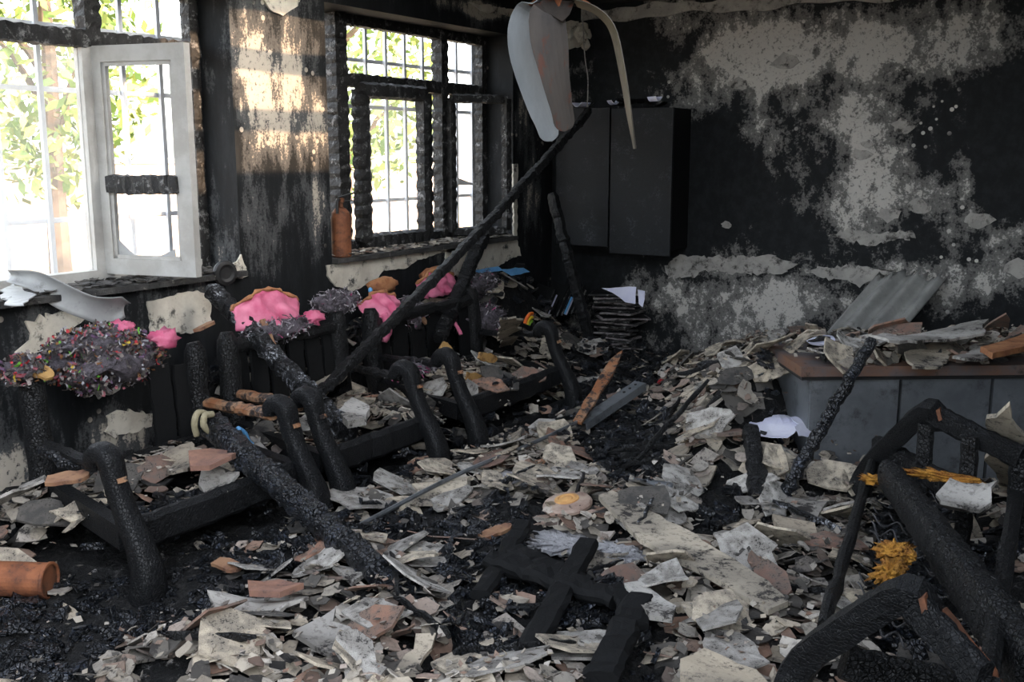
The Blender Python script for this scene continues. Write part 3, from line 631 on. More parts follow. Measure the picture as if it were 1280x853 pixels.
# ------------------------------------------------------------------ WALL CABINET
cab = empty('wall_cabinet', (.68, 6.98, .83), 'charred black two-door cabinet hung on the back wall', 'cabinet')
CY = 6.8
def cq(px, py, y=CY): return HP(px, py, 1, y)
m = MB(); m.box((.22, CY+.02, .86), (1.15, YB-.004, 1.855)); cb = m.build('body', 'char_flat', cab)
char_mat('cabinet_black', spec=.25, base=(.008, .0095, .0115), ash=(.06, .067, .075), ash_lo=.5, ash_hi=.8, cell=160, rough=.5, bstr=.35, bd=.003)
for q, (x0, x1, dz, tilt) in enumerate(((.24, .675, .015, .0), (.69, 1.165, -.03, .0))):
    m = MB(); m.box((x0, CY-.006, .855+dz), (x1, CY+.018, 1.865-(.0 if q == 0 else .01))); d = m.build('door', 'cabinet_black', cab)
rr = np.random.default_rng(5)
for q in range(9):
    c = np.array([rr.uniform(.35, 1.1), rr.uniform(6.83, 7.0), 1.862]); a = rr.uniform(0, 6.28); L = rr.uniform(.05, .13); d = np.array([math.cos(a), math.sin(a)*.5, 0])
    mm = MB(); mm.ribbon([c+d*L*u+np.array([0, 0, .012+.03*(u*u)+.004*q]) for u in np.linspace(-1, 1, 7)], .10, (-d[1], d[0], 0), .004, 3)
    tag(mm.build('burnt_sheet', ['char_flat', 'paper', 'char_flat'][q % 3]), ['black curled burnt sheet on top of the wall cabinet', 'pale scorched sheet on top of the wall cabinet', 'black curled burnt sheet on top of the wall cabinet'][q % 3], 'sheet', 'burnt sheets on top of the wall cabinet')

# ------------------------------------------------------------------ CEILING FAN
FY = 5.2
hub = HP(697, -6, 1, FY)
fan = empty('ceiling_fan', (float(hub[0]), FY, float(hub[2])), 'ceiling fan with three heat-drooped metal blades', 'fan')
m = MB(); m.lathe([(.03, 0), (.105, .005), (.115, .03), (.115, .10), (.09, .14), (.03, .16)], hub, n=28); m.build('motor', 'rust_dark', fan)
m = MB(); m.tube([hub+np.array([0, 0, .15]), np.array([hub[0], hub[1], ZC])], .014, 10); m.build('down_rod', 'rust_dark', fan)
m = MB(); m.lathe([(.02, 0), (.05, .02), (.06, .07)], (hub[0], hub[1], ZC-.07), n=20); m.build('canopy', 'rust_dark', fan)
TOC = -FW.copy(); TOC[2] = 0; TOC /= np.linalg.norm(TOC)
def depth_pt(px, py, off):   # point on the fan's plane moved `off` towards the viewer's side along the floor
    p = HP(px, py, 1, FY); d = (p-CAM); return CAM+d*(1-off/np.linalg.norm(d))
def blade(pxs, offs, widths, sides, mat, th=.005, camber=.0, lab=None):
    P = spline([depth_pt(x, y, o) for (x, y), o in zip(pxs, offs)], 5); 
    P = P[:-1]+[lerp(P[-2], P[-1], t) for t in (.3, .55, .75, .9, 1.0)]; L_ = np.cumsum([0]+[np.linalg.norm(b-a) for a, b in zip(P, P[1:])]); q_ = L_/L_[-1]
    wd = np.interp(q_, np.linspace(0, 1, len(widths)), widths); rt_ = widths[-2]*.5/L_[-1]
    if widths[-1] > .05: wd = np.array([max(.012, np.interp(q, [0, .8, 1], [w_, w_, widths[-2]])*(math.sqrt(max(0, 1-((q-(1-rt_))/rt_)**2)) if q > 1-rt_ else 1)) for q, w_ in zip(q_, wd)])
    mm = MB(); mm.ribbon(P, list(wd), sides, th, 6, camber); o = mm.build('blade', mat, fan, smooth=False); o['label'] = lab; return o
blade([(678, 2), (658, 14), (650, 45), (660, 95), (680, 150), (690, 176)], [-.02, .0, .0, -.02, -.02, 0], [.12, .14, .15, .135, .13, .07], RT*.9+np.array([0, 0, .3]), 'fan_white', camber=.012, lab='whitish drooped blade')
blade([(700, -2), (692, 12), (684, 26), (693, 90), (703, 140), (707, 164)], [.02, .12, .17, .18, .16, .15], [.17, .20, .205, .16, .13, .08], RT+np.array([0, 0, .05]), 'fan_grey', camber=.014, lab='grey blade with rust streaks')
blade([(715, 2), (745, 14), (766, 38), (778, 90), (786, 140), (793, 186)], [0, .02, .02, .02, .01, 0], [.13, .14, .15, .14, .11, .03], TOC*.97+RT*.12, 'fan_cream', camber=.010, lab='cream blade seen edge-on')
for q, (x, y, dx, dy) in enumerate(((678, -4, -14, 14), (700, -4, -6, 18), (716, -4, 22, 12))):
    m = MB(); a = depth_pt(x, y, .02*q); b = depth_pt(x+dx, y+dy, .06 if q == 1 else 0); m.bar(a+np.array([0, 0, .012]), b+np.array([0, 0, .012]), .05, .008); m.build('blade_iron', 'rust', fan)
# loose plaster lump hanging on a wire behind the fan
e = empty('hanging_wire', tuple(HP(733, 50, 1, 7.05)), 'thin burnt wire with plaster lumps hanging behind the fan', 'wire')
m = MB(); m.tube(spline([HP(728, 20, 1, 7.0), HP(731, 70, 1, 7.0), HP(735, 100, 1, 6.9), HP(734, 135, 1, 6.85)], 6), .004, 6); m.build('wire', 'grey_plaster', e)
for q, (x, y, r_) in enumerate(((726, 42, .05), (732, 56, .035), (712, 45, .03))):
    m = MB(); c = HP(x, y, 1, 7.04); rr = np.random.default_rng(q)
    m.lathe([(.01, -r_*1.2), (r_*.7, -r_*.7), (r_, 0), (r_*.6, r_*.8), (.01, r_*1.3)], c, n=9); m.v = [tuple(np.array(p)+rr.normal(0, r_*.13, 3)) for p in m.v]; m.build('lump', 'cream_plaster', e)

# ------------------------------------------------------------------ FIRE EXTINGUISHER ON THE SILL
ex = HP(425, 330, 0, .01); EX = np.array([-.02, 4.68, SILL+.028])
e = empty('fire_extinguisher', tuple(EX), 'rust-brown burnt fire extinguisher standing on the sill of the charred window', 'extinguisher')
m = MB(); m.lathe([(.052, 0), (.058, .006), (.058, .23), (.052, .262), (.034, .285), (.018, .292)], EX, n=28); m.build('cylinder', 'rust', e, smooth=False)
m = MB(); m.lathe([(.017, .285), (.017, .32), (.024, .322), (.024, .345), (.012, .35)], EX, n=14); m.build('valve', 'rust_dark', e)
m = MB(); m.bar(EX+np.array([0, -.02, .35]), EX+np.array([.02, .11, .375]), .018, .008); m.build('handle', 'dark_rubber', e)
m = MB(); m.bar(EX+np.array([0, -.01, .325]), EX+np.array([.02, .09, .33]), .016, .006); m.build('lever', 'dark_rubber', e)
m = MB(); m.tube(spline([EX+np.array([0, 0, .335]), EX+np.array([.03, -.06, .335]), EX+np.array([.04, -.075, .26])], 5), .009, 8); m.build('nozzle', 'dark_rubber', e)

# ------------------------------------------------------------------ METAL DESK AT THE BACK RIGHT
A = HP(1000, 460, 2, .62); ud = np.array([.83, .57, 0]); ud /= np.linalg.norm(ud); vd = np.array([-ud[1], ud[0], 0]); zv = np.array([0, 0, 1.])
D0 = A; DL, DD = 1.3, .55
desk = empty('metal_desk', tuple(np.append((D0+ud*DL/2+vd*DD/2)[:2], 0)), 'grey sheet-metal desk with a scorched wooden top, half buried in rubble', 'desk')
def dpt(u, v_, z): return np.array([D0[0], D0[1], 0])+ud*u+vd*v_+zv*z
m = MB(); m.obox(dpt(DL/2, DD/2-.01, .605), ud*DL/2, vd*(DD/2+.01), zv*.022); dt = m.build('top', 'desk_top', desk)
m = MB(); m.obox(dpt(DL/2, DD/2, .575), ud*(DL/2-.01), vd*(DD/2), zv*.012); m.build('top_rail', 'dark_rubber', desk)
for q, (u0, u1) in enumerate(((.06, .455), (.47, .87), (.885, 1.28))):
    m = MB(); m.obox(dpt((u0+u1)/2, .03, .29), ud*(u1-u0)/2, vd*.012, zv*.275); m.build('panel', 'metal_grey', desk)
m = MB(); m.obox(dpt(.065, DD/2, .29), ud*.01, vd*(DD/2-.03), zv*.27); m.build('side_panel', 'metal_grey', desk)
m = MB(); m.obox(dpt(1.27, DD/2, .29), ud*.01, vd*(DD/2-.03), zv*.27); m.build('side_panel', 'metal_grey', desk)
m = MB(); m.obox(dpt(DL/2, DD-.03, .29), ud*(DL/2-.04), vd*.01, zv*.27); m.build('back_panel', 'metal_grey', desk)
ii = np.zeros_like(HM, bool)
uu = (XX-D0[0])*ud[0]+(YY-D0[1])*ud[1]; vv = (XX-D0[0])*vd[0]+(YY-D0[1])*vd[1]
HM[(uu > .02) & (uu < DL-.02) & (vv > .02) & (vv < DD)] = .63

# slabs: curled plates given by a pixel outline on a plane of known height
KEEP = [tuple(hit(710, 634, 2, .1)[:2])+(.14,), tuple(hit(700, 680, 2, .1)[:2])+(.13,), tuple(hit(775, 690, 2, .1)[:2])+(.09,), tuple(hit(640, 600, 2, .1)[:2])+(.10,), tuple(hit(30, 725, 2, .1)[:2])+(.12,)]+KEEP2
def slab(name, px, z, mat, label, cat, th=.014, curl=.02, tilt=(0, 0), group=None, seed=0, axis=2, jag=.012, sub=5):
    P = [hit(x, y, axis, z) for x, y in px]; c = sum(P)/len(P); r = np.random.default_rng(seed); out = []
    for i, p in enumerate(P):
        q = P[(i+1) % len(P)]; n = max(1, int(np.linalg.norm(q-p)/.05))
        for j in range(n):
            d = r.normal(0, jag, 3); d[axis] = 0; out.append(lerp(p, q, j/n)+(d if j else 0))
    if axis == 2:
        for p in P+[c]: KEEP.append((lerp(c, p, .6)[0], lerp(c, p, .6)[1], .055))
    nn = np.zeros(3); nn[axis] = 1 if axis != 1 else -1; n = len(out); rings = [1.0, .66, .33]; vs = []
    e1 = P[len(P)//2]-P[0]; e1 /= np.linalg.norm(e1); L = max(np.linalg.norm(p-c) for p in P)
    e2 = np.cross(nn, e1)
    def bend(p): 
        u = (p-c)@e1/L; w_ = (p-c)@e2/L; return p+nn*(curl*(u*u-.3)+tilt[0]*u*L+tilt[1]*w_*L+curl*.5*math.sin(w_*4+seed))
    for sgn in (0, 1):
        for rg in rings: vs += [bend(lerp(c, p, rg))+nn*th*sgn for p in out]
        vs.append(bend(c)+nn*th*sgn)
    K = 3*n+1; fs = []
    for sgn in (0, 1):
        o = sgn*K
        for k_ in range(2):
            for i in range(n):
                a, b, c_, d = o+k_*n+i, o+k_*n+(i+1) % n, o+(k_+1)*n+(i+1) % n, o+(k_+1)*n+i
                fs.append((a, b, c_, d) if sgn else (d, c_, b, a))
        for i in range(n):
            f = (o+2*n+i, o+2*n+(i+1) % n, o+3*n); fs.append(f if sgn else f[::-1])
    for i in range(n): fs.append(((i+1) % n, i, K+i, K+(i+1) % n))
    mm = MB(); mm.add(vs, fs); return tag(mm.build(name, mat), label, cat, group)
slab('plaster_board', [(748, 628), (765, 622), (860, 670), (960, 735), (985, 762), (960, 772), (880, 722), (800, 680)], .15, 'flake_cream', 'long straight cream plaster strip lying slantwise beside the round lid', 'plaster', .02, .01, seed=1, jag=.004)
slab('plaster_board', [(780, 738), (800, 732), (845, 765), (840, 782), (812, 775)], .15, 'flake_grey', 'short rounded grey plaster strip beside the long cream strip', 'plaster', .018, .01, seed=2, jag=.004)
slab('plaster_board', [(850, 838), (880, 822), (945, 848), (960, 870), (900, 880), (850, 858)], .14, 'flake_cream', 'thick cream plaster block near the charred frame legs', 'plaster', .03, .01, seed=3, jag=.004)
slab('plaster_board', [(350, 452), (390, 440), (430, 448), (432, 470), (400, 488), (362, 482)], .40, 'flake_cream', 'broad spotted cream plaster sheet resting on the middle armchair seat', 'plaster', .012, .04, (0, .3), seed=4)
slab('plaster_board', [(424, 520), (440, 505), (462, 515), (458, 532), (435, 537)], .33, 'flake_grey', 'chunky pale plaster piece with a brown broken edge on the armchair seat', 'plaster', .035, .01, seed=5, jag=.004)
slab('plaster_board', [(206, 562), (240, 558), (250, 580), (235, 598), (210, 588)], .30, 'flake_cream', 'cream plaster slab tilted on the armchair seat under the white sash', 'plaster', .014, .02, (.2, .2), seed=6)
slab('plaster_board', [(250, 592), (290, 585), (300, 600), (285, 615), (255, 608)], .28, 'flake_grey', 'curved grey-beige plaster piece below the brick on the armchair seat', 'plaster', .014, .05, seed=7)
slab('brick_fragment', [(236, 572), (262, 566), (294, 570), (290, 580), (262, 586), (238, 584)], .36, 'brick', 'flat reddish brick fragment on the armchair seat under the white sash', 'brick', .02, .012, (.04, .06), seed=8, jag=.008)
slab('plaster_board', [(975, 618), (1030, 600), (1045, 625), (1020, 650), (992, 645)], .16, 'flake_grey', 'curled grey plaster sheet beside the leaning round pole', 'plaster', .012, .06, seed=9)
slab('plaster_board', [(965, 650), (1018, 660), (1025, 682), (975, 672)], .15, 'flake_cream', 'cream plaster bar lying at the foot of the black post', 'plaster', .022, .005, seed=10, jag=.004)
slab('plaster_board', [(1225, 620), (1240, 575), (1275, 535), (1285, 540), (1282, 590), (1250, 640)], .35, 'flake_cream', 'large torn plaster piece with an orange stripe propped by the settee', 'plaster', .016, .05, (-.6, .2), seed=11)
slab('plaster_board', [(1170, 615), (1200, 600), (1235, 605), (1240, 625), (1205, 640), (1175, 635)], .40, 'flake_grey', 'ragged grey plaster sheet lying on the settee rail', 'plaster', .012, .05, seed=12)
slab('plaster_board', [(1130, 445), (1165, 432), (1190, 440), (1175, 458), (1140, 460)], .66, 'flake_cream', 'rounded cream plaster piece on the desk top', 'plaster', .012, .02, seed=13)
slab('plaster_board', [(1085, 432), (1150, 415), (1200, 410), (1235, 412), (1230, 424), (1165, 432), (1110, 444)], .72, 'flake_grey', 'long wavy grey plaster sheet lying along the desk top', 'plaster', .012, .05, (0, -.1), seed=14)
slab('plaster_board', [(1190, 450), (1220, 432), (1240, 440), (1235, 452), (1205, 458)], .67, 'flake_grey', 'small white broken plaster piece on the desk top', 'plaster', .012, .03, seed=15)
slab('scorched_board', [(1225, 440), (1290, 420), (1300, 432), (1240, 452)], .70, 'tan_foam', 'brown scorched board end lying on the desk top', 'board', .025, .01, seed=16, jag=.003)
slab('plaster_board', [(985, 432), (1060, 428), (1065, 436), (1030, 444), (990, 442)], .62, 'flake_grey', 'thin pale plaster sheet on the heap left of the desk top', 'plaster', .01, .03, seed=17)
slab('paper_sheet', [(1008, 424), (1040, 420), (1046, 430), (1020, 433)], .66, 'paper', 'small lavender-white paper sheet on the heap behind the desk', 'paper', .003, .02, seed=18, jag=.003)
slab('paper_sheet', [(932, 518), (985, 515), (1000, 535), (985, 543), (948, 540)], .33, 'paper', 'lavender-white paper sheet on the rubble left of the metal desk', 'paper', .003, .04, seed=19, jag=.004)
slab('paper_sheet', [(988, 520), (1005, 530), (1020, 512), (1018, 540), (998, 545)], .34, 'paper', 'crumpled burnt-edged paper beside the desk corner', 'paper', .003, .07, seed=20, jag=.008)
slab('paper_sheet', [(753, 360), (795, 359), (795, 380), (782, 378), (766, 366)], 6.72, 'paper', 'lavender sheet standing among the burnt books under the cabinet', 'paper', .003, .01, axis=1, seed=21, jag=.003)
slab('paper_sheet', [(798, 362), (806, 364), (804, 384), (799, 380)], 6.72, 'paper', 'narrow lavender paper strip standing beside the burnt books', 'paper', .003, .01, axis=1, seed=22, jag=.003)
slab('plaster_board', [(865, 495), (885, 475), (925, 530), (930, 560), (905, 560), (880, 530)], .26, 'flake_brown', 'brown and white peeled plaster sheet propped in the rubble before the desk', 'plaster', .014, .05, (.15, .2), seed=23)
slab('plaster_board', [(935, 492), (960, 480), (985, 500), (970, 512), (945, 508)], .34, 'flake_grey', 'smooth curved grey plaster piece above the lavender paper', 'plaster', .012, .05, seed=24)
slab('plaster_board', [(625, 402), (640, 395), (652, 420), (645, 436), (625, 440)], .45, 'flake_cream', 'cream plaster sheet leaning behind the armchair by the books', 'plaster', .012, .03, (.4, .2), seed=25)
slab('plaster_board', [(515, 612), (545, 595), (590, 605), (570, 625), (520, 630)], .12, 'flake_cream', 'broad smooth cream flake at the foot of the middle armchair', 'plaster', .012, .03, seed=26)
slab('plaster_board', [(260, 755), (320, 745), (385, 740), (380, 765), (310, 785), (255, 780)], .13, 'flake_grey', 'large whitish plaster sheet with a ring mark below the thick beam', 'plaster', .012, .04, seed=27)
slab('plaster_board', [(310, 735), (350, 728), (380, 740), (350, 750), (312, 748)], .18, 'brick', 'orange-brown clay fragment lying on the large whitish sheet', 'clay', .02, .02, seed=28)
slab('plaster_board', [(365, 795), (420, 775), (440, 790), (430, 822), (400, 815)], .13, 'flake_grey', 'torn greyish board with a brown edge beside the charcoal stump', 'plaster', .016, .02, (.05, .15), seed=29)
slab('plaster_board', [(490, 850), (520, 800), (545, 798), (525, 850)], .12, 'flake_cream', 'upright narrow cream flake in front of the charcoal stump', 'plaster', .012, .02, seed=30)
slab('scorched_board', [(415, 715), (470, 700), (490, 712), (440, 730)], .13, 'flake_grey', 'flat dusty board end beside the thick charred beam', 'board', .016, .02, seed=311)
# corrugated roofing sheet leaning on the back wall
P0 = np.array([2.52, 6.62, .36]); P1 = np.array([2.78, 7.09, .80]); dl = P1-P0; wv = np.array([.95, -.1, -.12]); nnv = np.cross(wv, dl); nnv /= np.linalg.norm(nnv)
if nnv[1] > 0: nnv = -nnv
vs = []; G, Rw = 40, 8
for sgn in (0, 1):
    for i in range(G+1):
        for j in range(Rw+1):
            u = (i/G-.5)*.42; t = j/Rw; tt = t*(1-.10*abs(math.sin(i*.7))-.12*(i/G < .3)) if j == Rw else t
            vs.append(P0+wv*u+dl*tt+nnv*(.028*math.sin(u*2*math.pi/.14)+.008*sgn))
K = (G+1)*(Rw+1); fs = []
for i in range(G):
    for j in range(Rw):
        a = i*(Rw+1)+j; f = (a, a+1, a+Rw+2, a+Rw+1); fs.append(f); fs.append(tuple(K+q for q in reversed(f)))
edge = [i*(Rw+1) for i in range(G+1)]+[G*(Rw+1)+j for j in range(1, Rw+1)]+[i*(Rw+1)+Rw for i in range(G-1, -1, -1)]+[j for j in range(Rw-1, 0, -1)]
for a, b in zip(edge, edge[1:]+edge[:1]): fs.append((a, b, b+K, a+K))
m = MB(); m.add(vs, fs); tag(m.build('corrugated_sheet', 'corrugated', smooth=True), 'broken grey corrugated roofing sheet leaning against the back wall', 'sheet')

# ------------------------------------------------------------------ BURNT SETTEE, RIGHT FOREGROUND
set_ = empty('settee_frame', (3.65, 3.2, .0), 'burnt settee frame with bare springs and scraps of orange foam', 'settee')
near_f, far_f = HP(1003, 838, 2, .25), HP(1085, 592, 2, .25); near_t, far_t = HP(1134, 748, 2, .56), HP(1161, 516, 2, .60)
def arm(f, t, seed):
    d = t-f; mid = lerp(f, t, .5); base = np.array([f[0]+.02, f[1]-.02, 0.])
    P = spline([base, lerp(base, f, .6)+np.array([-.035, 0, 0]), f+np.array([0, 0, .02]), mid+np.array([0, 0, .03]), t+np.array([0, 0, .01]), t+np.array([.04, .02, -.05])], 5)
    mm = MB(); mm.tube(P, list(np.linspace(.046, .036, len(P))), 12, square=.6, rough=.06, seed=seed, side=(0, 1, 0)); o = mm.build('arm_support', 'char_smooth', set_)
    mm = MB(); c = t+np.array([.005, -.01, .01]); mm.obox(c+np.array([.038, -.02, -.004]), (.006, 0, .004), (0, .016, 0), (-.006, 0, .02)); mm.build('scorched_end', 'rust_dark', o)
arm(near_f, near_t, 1); arm(far_f, far_t, 2)
def srail(name, a, b, r_, mat, seed, flat=.6, n=16):
    mm = MB(); mm.tube(path(a, b, n, .0015, seed), r_, 10, square=.75, rough=.06, seed=seed, flat=flat); return mm.build(name, mat, set_)
srail('front_rail', near_f+np.array([.02, .1, .08]), far_f+np.array([.02, -.02, .06]), .028, 'char', 3)
farr, nearr = HP(1275, 572, 2, .50), HP(1230, 850, 2, .46)
srail('armrest', far_t, farr, .042, 'char_smooth', 4); srail('armrest', near_t, nearr, .04, 'char_smooth', 5)
srail('side_rail', far_f+np.array([.03, 0, .12]), HP(1205, 618, 2, .36), .045, 'char', 6)
srail('side_rail', near_f+np.array([.1, 0, .05]), HP(1200, 860, 2, .25), .045, 'char', 16)
for q, (x, y0_, y1_) in enumerate(((1158, 530, 590), (1213, 545, 605))):
    a = hit(x, y0_, 1, far_t[1]-.12*q); b = a.copy(); b[2] = .12; srail('arm_post', a, b, .03, 'char', 7+q)
srail('back_leg', (farr[0], farr[1], farr[2]), (farr[0]+.02, farr[1], 0.0), .035, 'char', 12); srail('back_leg', nearr, (nearr[0]+.02, nearr[1], 0.0), .035, 'char', 13)
srail('rear_rail', farr+np.array([.0, 0, -.15]), nearr+np.array([0, 0, -.1]), .04, 'char', 14)
mm = MB(); mm.tube(path(near_t+np.array([.05, .06, -.05]), nearr+np.array([.02, .06, -.06]), 10, .004, 2), .03, 8, flat=1.4, square=.8); mm.build('varnished_strip', 'rust_dark', set_)
for q in range(16):
    t = .06+.055*q; a = lerp(near_f+np.array([.06, .1, .09]), far_f+np.array([.05, -.02, .07]), t); L = .16+.03*((q*7) % 5)
    pts = [a+np.array([.02+L*u, .02*math.sin(u*18+q), -.05*u+.012*math.cos(u*18)]) for u in np.linspace(0, 1, 26)]
    mm = MB(); mm.tube(pts, .0032, 6); mm.build('spring', 'spring_steel', set_)
def lump(name, c, rad, mat, parent=None, seed=0, amp=.25, label=None, cat=None, group=None, freq=9, nu=18, nv=10, zmin=None):
    mm = MB(); vs = []
    for i in range(nv+1):
        th = math.pi*i/nv
        for j in range(nu):
            ph = 2*math.pi*j/nu; d = Vector((math.sin(th)*math.cos(ph), math.sin(th)*math.sin(ph), math.cos(th)))
            k_ = 1+amp*mnoise.noise(d*freq*.35+Vector((seed*3.1, seed, 0)))+amp*.6*mnoise.noise(d*freq+Vector((seed, 0, seed*1.7)))
            p = np.array(c)+np.array(d)*np.array(rad)*k_
            if zmin is not None: p[2] = max(p[2], zmin)
            vs.append(p)
    fs = [(i*nu+j, (i+1)*nu+j, (i+1)*nu+(j+1) % nu, i*nu+(j+1) % nu) for i in range(nv) for j in range(nu)]
    mm.add(vs, fs); o = mm.build(name, mat, parent, smooth=True)
    weld(o)
    if parent is None: tag(o, label, cat, group)
    return o
for q, (x, y, z, rx, ry, rz) in enumerate(((1112, 715, .36, .035, .10, .03), (1118, 690, .37, .05, .06, .03), (1100, 745, .33, .02, .05, .02), (1095, 600, .38, .05, .03, .02), (1135, 620, .34, .03, .05, .02), (1180, 596, .42, .12, .03, .02), (1030, 795, .36, .02, .02, .012))):
    c = HP(x, y, 2, z); lump('foam_scrap', c, (rx, ry, rz*.7), 'yellow_foam', set_, q, .9, freq=16, nu=28, nv=16)

# ------------------------------------------------------------------ CLOTH, PAPER AND SMALL THINGS
def flap(px, py, X, wd, ht, dep, seed, label, rim=True):
    """burst, stiffened pink cloth dome with a scorched rim"""
    c = hit(px, py, 0, X); e = empty('pink_cloth', tuple(c-np.array([0, 0, ht*.5])), label, 'cloth'); mm = MB(); NU, NV = 22, 9; vs = []; rimp = []
    for s_ in (0, 1):
        for i in range(NU+1):
            u = i/NU*2-1
            for j in range(NV+1):
                v_ = j/NV
                topz = ht*(1-u*u*.75)*.62; z = -ht*.42+(topz+ht*.42)*v_
                x = dep*(1-v_*.8)*(1-u*u*.5)+.014*math.sin(u*9+v_*5+seed)+.010*mnoise.noise(Vector((u*4, v_*4, seed)))*2
                p = c+np.array([x-s_*.006, u*wd/2, z+.012*mnoise.noise(Vector((u*6, seed, v_*5)))]); vs.append(p)
                if j == NV and s_ == 0: rimp.append(p)
    W = NV+1; K = (NU+1)*W; fs = []
    for i in range(NU):
        for j in range(NV):
            a = i*W+j; f = (a, a+W, a+W+1, a+1); fs.append(f); fs.append(tuple(K+q for q in reversed(f)))
    edge = [i*W for i in range(NU+1)]+[NU*W+j for j in range(1, W)]+[i*W+NV for i in range(NU-1, -1, -1)]+[j for j in range(NV-1, 0, -1)]
    for a, b in zip(edge, edge[1:]+edge[:1]): fs.append((b, a, a+K, b+K))
    mm.add(vs, fs); mm.build('fabric', 'pink', e, smooth=True)
    if rim:
        mm = MB(); mm.tube(rimp, [.009+.004*math.sin(i*1.7) for i in range(len(rimp))], 7, rough=.2, seed=seed); r_ = mm.build('rim', 'tan_foam', e); r_['label'] = 'brown scorched rim'
    return e
flap(330, 388, .34, .44, .17, .10, 1, 'wide pink scorched cloth dome on the back of the middle armchair')
flap(470, 382, .34, .34, .13, .12, 2, 'pink draped cloth hanging over the armchair back below the charred window')
flap(545, 356, .22, .40, .16, .06, 3, 'brown-rimmed pink cloth against the wall below the charred window')
for q, (x, y, X, r_, lab) in enumerate(((391, 397, .42, .055, 'small crumpled pink cloth ball beside the wide pink dome'), (203, 425, .36, .065, 'small pink cloth scrap beside the confetti heap'), (150, 412, .22, .06, 'pale pink cloth scrap on top of the confetti heap'))):
    lump('pink_scrap', hit(x, y, 0, X), (r_*.75, r_*1.1, r_*.62), 'pink', None, 60+q, .75, lab, 'cloth')
for q, (x, y, X, rr_, lab) in enumerate(((545, 345, .14, (.05, .15, .06), 'arched brown foam lump behind the pink cloth on the wall side'), (478, 357, .2, (.05, .13, .05), 'brown foam lump behind the draped pink cloth'))):
    lump('foam_lump', hit(x, y, 0, X), rr_, 'tan_foam', None, 70+q, .3, lab, 'foam')
# drip of melted pink plastic
m = MB(); a, b = hit(478, 392, 0, .42), hit(480, 428, 0, .44); m.tube(spline([a, lerp(a, b, .4)+np.array([.01, .02, 0]), b], 6), [.03]*6+[.034]*4+[.03, .026, .016], 9, rough=.1); tag(m.build('pink_drip', 'pink', smooth=True), 'melted pink strip hanging down from the draped cloth', 'cloth')
m = MB(); a, b = hit(558, 380, 0, .38), hit(576, 420, 0, .5); m.tube(path(a, b, 8, .004, 3), .012, 8); tag(m.build('pink_rod', 'pink'), 'thin pink rod leaning behind the armchair under the ribbed stump', 'rod')
# confetti-like heap on the first chair back
def strips(mm, n, seed, posf, L=(.015, .05), wd=(.004, .012)):
    r = np.random.default_rng(seed)
    for _ in range(n):
        p, nn = posf(r); a = r.normal(0, 1, 3); a /= np.linalg.norm(a); b = np.cross(a, r.normal(0, 1, 3)); b /= np.linalg.norm(b); l = r.uniform(*L); w_ = r.uniform(*wd); cv = np.cross(a, b)*l*.3
        mm.add([p-a*l-b*w_, p-a*l+b*w_, p+cv+b*w_, p+cv-b*w_, p+a*l+b*w_, p+a*l-b*w_], [(0, 1, 2, 3), (3, 2, 4, 5)])
c = hit(128, 446, 0, .3); e = empty('confetti_heap', tuple(c-np.array([0, 0, .12])), 'heap of burnt multicoloured shredded scraps draped over the armchair back', 'heap')
lump('core', c+np.array([-.02, 0, -.01]), (.17, .24, .12), 'lavender_lint', e, 5, .5)
def pf(r):
    d = r.normal(0, 1, 3); d /= np.linalg.norm(d); return c+np.array([-.02, 0, -.01])+d*np.array([.18, .26, .13])*(1+.35*mnoise.noise(Vector(d)*3.15+Vector((15.5, 5, 0))))*r.uniform(.9, 1.08), d
m = MB(); strips(m, 2600, 3, pf, (.005, .018), (.002, .007)); tag(m.build('shreds', 'confetti', e), kind='stuff')
c2 = hit(28, 462, 0, .42); e = empty('confetti_clump', tuple(c2-np.array([0, 0, .05])), 'small multicoloured shred clump on the back post beside the wooden shard', 'heap')
lump('core', c2, (.05, .07, .05), 'lavender_lint', e, 6, .35)
m = MB(); strips(m, 220, 4, lambda r: ((lambda d: c2+d/np.linalg.norm(d)*np.array([.06, .08, .06]))(r.normal(0, 1, 3)), None), (.006, .022), (.003, .008)); tag(m.build('shreds', 'confetti', e), kind='stuff')
# grey lint tufts hanging on chair backs and poles
for q, (x, y, X, rr_, lab) in enumerate(((350, 412, .42, (.05, .22, .05), 'grey-mauve burnt fibre tuft hanging below the wide pink dome'), (420, 378, .36, (.06, .16, .06), 'grey burnt fibre tuft between the pink ball and the back post'),
        (510, 395, .36, (.06, .14, .10), 'grey burnt fibre tuft hanging below the draped pink cloth'), (600, 355, .26, (.08, .16, .08), 'grey burnt fibre mass by the blue scraps under the sill'),
        (520, 462, .85, (.06, .20, .03), 'mauve burnt fibre strip lying across the armchair arms'), (600, 400, .36, (.10, .22, .10), 'dark burnt fibre heap behind the armchair by the ribbed stump'))):
    cc = hit(x, y, 0, X); e = empty('fibre_tuft', tuple(cc-np.array([0, 0, rr_[2]])), lab, 'fibre')
    lump('core', cc, rr_, 'lavender_lint', e, 20+q, .5)
    R_ = np.array(rr_)
    m = MB(); strips(m, 420, 30+q, lambda r: ((lambda d: cc+d/np.linalg.norm(d)*R_*r.uniform(.85, 1.25))(r.normal(0, 1, 3)), None), (.006, .024), (.001, .004)); tag(m.build('fibres', 'lint', e), kind='stuff')
